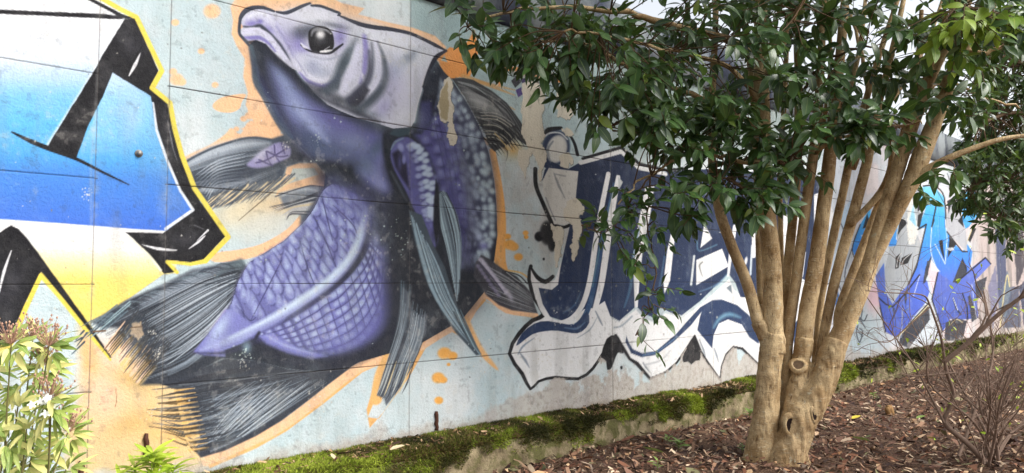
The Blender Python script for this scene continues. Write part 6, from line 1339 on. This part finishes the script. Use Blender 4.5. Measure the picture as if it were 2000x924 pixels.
# ---------------------------------------------------------------- flowering yellow-green shrub, lower left
m_petal = Mat('white_petal', 0.5, 0.3); m_petal.base(m_petal.mix(m_petal.noise(40, 2), lin((240, 240, 232)), lin((224, 226, 210))))
m_bud = Mat('pink_brown_bud', 0.6, 0.3); m_bud.base(m_bud.mix(m_bud.noise(60, 3), lin((150, 104, 96)), lin((190, 160, 130))))
B4 = np.array(at(40, 560, 2.75)); B4[2] = 0.0
chois = thing('flowering_shrub', 'yellow-green shrub with narrow leaflets and small white flowers in the lower left corner', 'shrub', tuple(B4))
rc = random.Random(8); cl = []
m_chst = Mat('green_brown_stem', .7, .2); m_chst.base(m_chst.mix(m_chst.noise(12, 3), lin((120, 128, 70)), lin((112, 92, 70))))
WH = [(22, 672, 1), (64, 664, 1), (96, 676, 1), (84, 716, 1), (40, 756, 0), (96, 780, 3), (30, 800, 0), (100, 800, 2), (52, 838, 0), (132, 846, 3), (14, 862, 0), (98, 872, 0), (48, 900, 0), (130, 914, 0), (-30, 720, 0), (-40, 830, 0), (80, 936, 0), (8, 926, 0), (-20, 905, 0)]
for ix, (x, y, kd) in enumerate(WH):
    d = 2.75 + rc.uniform(-.22, .18); p = at(x, y, d); foot = B4 + np.array([rc.gauss(0, .05), rc.gauss(0, .05), 0])
    mid = foot * .45 + p * .55 + np.array([0, 0, -.03]) + nr.normal(0, .03, 3); sp = Soup(); P = spline([foot, mid, p], 6); sp.add(*tube(P, np.linspace(.005, .002, len(P)), 6, False)); obj('stem', sp.mesh('stem', m_chst, True, B4), chois)
    td = P[-1] - P[-3]; td /= np.linalg.norm(td)
    ax_ = np.array([rc.gauss(.1, .35), -.65 + rc.gauss(0, .3), .65]); ax_ /= np.linalg.norm(ax_); e1 = np.cross(ax_, [0, 0, 1.0]); e1 /= np.linalg.norm(e1); e2 = np.cross(ax_, e1)
    for ring in range(2):
        for k in range(4):
            an = k * 1.571 + ring * .8 + rc.uniform(-.35, .35); rad = math.cos(an) * e1 + math.sin(an) * e2; c0 = p - ax_ * .022 * ring
            for da in (-.5, 0, .5):     # three leaflets to a leaf
                a2 = an + da + rc.uniform(-.15, .15); dv = math.cos(a2) * e1 + math.sin(a2) * e2 + ax_ * (rc.uniform(.0, .6) - .2 * ring) + np.array([0, 0, -.22]); cl.append((c0 + rad * .02, dv, ax_ + np.array([0, 0, .4]) + nr.normal(0, .3, 3), rc.uniform(.06, .1)))
    if kd in (1, 3):
        sp = Soup()
        for k in range(44):
            e = p + td * .02 + np.array([rc.gauss(0, .028), rc.gauss(0, .028), abs(rc.gauss(.03, .018))]); sp.add(*tube([p, (p + e) / 2 + nr.normal(0, .003, 3), e], [.0012, .001, .001], 4, False)); sp.add(*tube([e, e + np.array([0, 0, .004]), e + np.array([0, 0, .009])], [.002, .004, .001], 5, True))
        obj('bud_cluster', sp.mesh('bud_cluster', m_bud, False, B4), chois)
    if kd in (2, 3):
        for q in range(4):
            c = p + np.array([rc.gauss(0, .02), -.025 + rc.gauss(0, .012), .015 + rc.gauss(0, .018)]); sp = Soup(); nz = np.array([rc.gauss(0, .3), -1, .5]); nz /= np.linalg.norm(nz); u = np.cross(nz, [0, 0, 1.0]); u /= np.linalg.norm(u); w = np.cross(nz, u)
            for k in range(5):
                a2 = k * 1.2566; dr = math.cos(a2) * u + math.sin(a2) * w; sd = np.cross(nz, dr); sp.add([c, c + dr * .007 - sd * .0045 + nz * .002, c + dr * .014 - sd * .002 + nz * .001, c + dr * .014 + sd * .002 + nz * .001, c + dr * .007 + sd * .0045 + nz * .002], [(0, 1, 2, 3, 4)])
            obj('flower', sp.mesh('flower', m_petal, False, B4), chois)
V_CH = leaf_variants(m_chois, 'leaf', [dict(Wd=.26, droop=.25, rows=6, fold=.3), dict(Wd=.30, droop=.4, rows=6, fold=.2, wave=.6), dict(Wd=.23, droop=.1, rows=6, fold=.4)])
plant_leaves(cl, V_CH, chois, m_chois, 300, 'leaf', 'foliage')

B5 = np.array(at(296, 560, 2.95)); B5[2] = 0.0
lime = thing('lime_shrub', 'bright lime green leafy shoot at the bottom edge below the orange paint', 'shrub', tuple(B5)); cl = []
for x, y, n, s in ((298, 884, 20, 1.0), (304, 902, 16, 1.0), (262, 910, 14, .9), (340, 914, 14, .9), (235, 928, 12, .9), (300, 930, 18, 1.1), (360, 936, 12, .8), (320, 950, 16, 1)):
    p = at(x, y, 2.95 + rc.uniform(-.08, .08)); sp = Soup(); P = spline([B5 + nr.normal(0, .02, 3) * np.array([1, 1, 0]), (B5 + p) / 2 + nr.normal(0, .02, 3), p], 6); sp.add(*tube(P, np.linspace(.005, .002, len(P)), 6, False)); obj('stem', sp.mesh('stem', m_lime, True, B5), lime)
    for k in range(n):
        an = k * 2.4; up_ = rc.uniform(-.05, .8) * (1 - k / n) + .15; cl.append((p - np.array([0, 0, .002 * k]), np.array([math.cos(an), math.sin(an), up_]), np.array([0, -.2, 1]) + nr.normal(0, .2, 3), rc.uniform(.075, .115) * s))
V_LM = leaf_variants(m_lime, 'leaf', [dict(Wd=.22, droop=.2, rows=6, fold=.3), dict(Wd=.2, droop=.35, rows=6, fold=.3), dict(Wd=.25, droop=.1, rows=6, fold=.2)])
plant_leaves(cl, V_LM, lime, m_lime, 300)

# ---------------------------------------------------------------- small things on the ground
st = on_ground(1738, 806); sp = Soup()
for i in range(3):
    P = [np.array([.012 * i - .012, .01 * (i % 2), -.05]), np.array([.012 * i - .01, .0, .03]), np.array([.02 * i - .02, .008 * i, .055 + .012 * (i == 1)])]; sp.add(*tube(P, [.03, .026, .02], 7, True, .25, i))
m_stump = Mat('weathered_stub_wood', .9, .2); m_stump.base(m_stump.mix(m_stump.noise(20, 4, .6, (3, 3, .4)), lin((176, 140, 92)), lin((104, 76, 52))))
_stx = Soup(); _stx.V = sp.V; _stx.F = sp.F
o = obj('wood_stub', _stx.mesh('wood_stub', m_stump), None, label='short splintered wood stub standing in the mulch right of the tree', category='wood stub'); o.location = st; o.rotation_euler = (0.1, -.25, 0)
m_fy = leaf_material('fallen_yellow_leaf', (196, 170, 50), (206, 186, 66), (206, 186, 66), (190, 170, 80), .5, .3, .15, (170, 140, 50)); m_fg = leaf_material('fallen_green_leaf', (96, 122, 60), (120, 140, 70), (120, 140, 70), (140, 150, 100), .5, .3, .15); m_ft = leaf_material('fallen_tan_leaf', (206, 186, 150), (214, 196, 160), (214, 196, 160), (200, 180, 146), .7, .2, .1, (180, 150, 110))
for x, y, z, mt, sz, yaw, lb in ((1664, 818, .03, m_fy, .10, .4, 'yellow fallen leaf on the mulch just right of the trunk foot'), (1624, 794, .03, m_fy, .09, 2.6, 'yellow-green fallen leaf touching the right side of the trunk'), (1826, 857, .03, m_fy, .08, 3.5, 'yellow fallen leaf on the mulch left of the bare shrub stems'), (1790, 817, .035, m_fg, .09, .2, 'round green fallen leaf between the trunk and the bare shrub'), (1698, 861, .03, m_fg, .13, 3.0, 'large dull green fallen leaf on the mulch right of the trunk'), (1296, 884, .03, m_fg, .15, 2.9, 'long dark green fallen leaf on the mulch left of the trunk'), (762, 879, LEDGE_TOP + .05, m_ft, .09, .5, 'curled tan dead leaf lying on the moss'), (652, 896, LEDGE_TOP + .05, m_ft, .07, 2.0, 'small rounded tan dead leaf on the moss')):
    p = on_ground(x, y, z); V, F, UV = leaf_grid(Wd=.46, fold=.5, droop=-.12, rows=6); o = obj('fallen_leaf', mesh_np('fallen_leaf', V * sz, [i for f in F for i in f], [4] * len(F), mt, True, uv=UV), None, label=lb, category='leaf', group='fallen leaves'); o.location = p; o.rotation_euler = (.25, -.1, yaw)
for i, (x, y, n, s, lb) in enumerate(((1326, 880, 16, .075, 'small green weed on the mulch left of the trunk'), (1304, 868, 8, .06, 'tiny weed with pale leaves beside the larger green weed'), (1450, 884, 8, .05, 'green seedling at the left foot of the trunk'), (1284, 918, 7, .06, 'seedling at the bottom edge left of the trunk'), (1706, 780, 10, .06, 'dark green weed growing behind the trunk near the ledge'), (1464, 816, 9, .08, 'blue-green weed at the ledge just left of the trunk'))):
    p = on_ground(x, y, .01); w = thing('weed', lb, 'weed', tuple(p), 'weeds in the mulch'); cl = []
    sp = Soup(); sp.add(*tube([p, p + np.array([0, 0, .03]), p + np.array([.004, 0, .06])], [.003, .002, .002], 5)); obj('stem', sp.mesh('stem', m_fg, True, p), w)
    for k in range(n):
        an = k * 2.4; cl.append((p + np.array([0, 0, .015 + .05 * k / n]), np.array([math.cos(an), math.sin(an), rc.uniform(.2, .9)]), np.array([0, 0, 1.0]) + nr.normal(0, .2, 3), s * rc.uniform(.7, 1.2)))
    plant_leaves(cl, leaf_variants(m_fg, 'leaf', [dict(Wd=.4, rows=5, droop=.3)]), w, m_fg, 300)
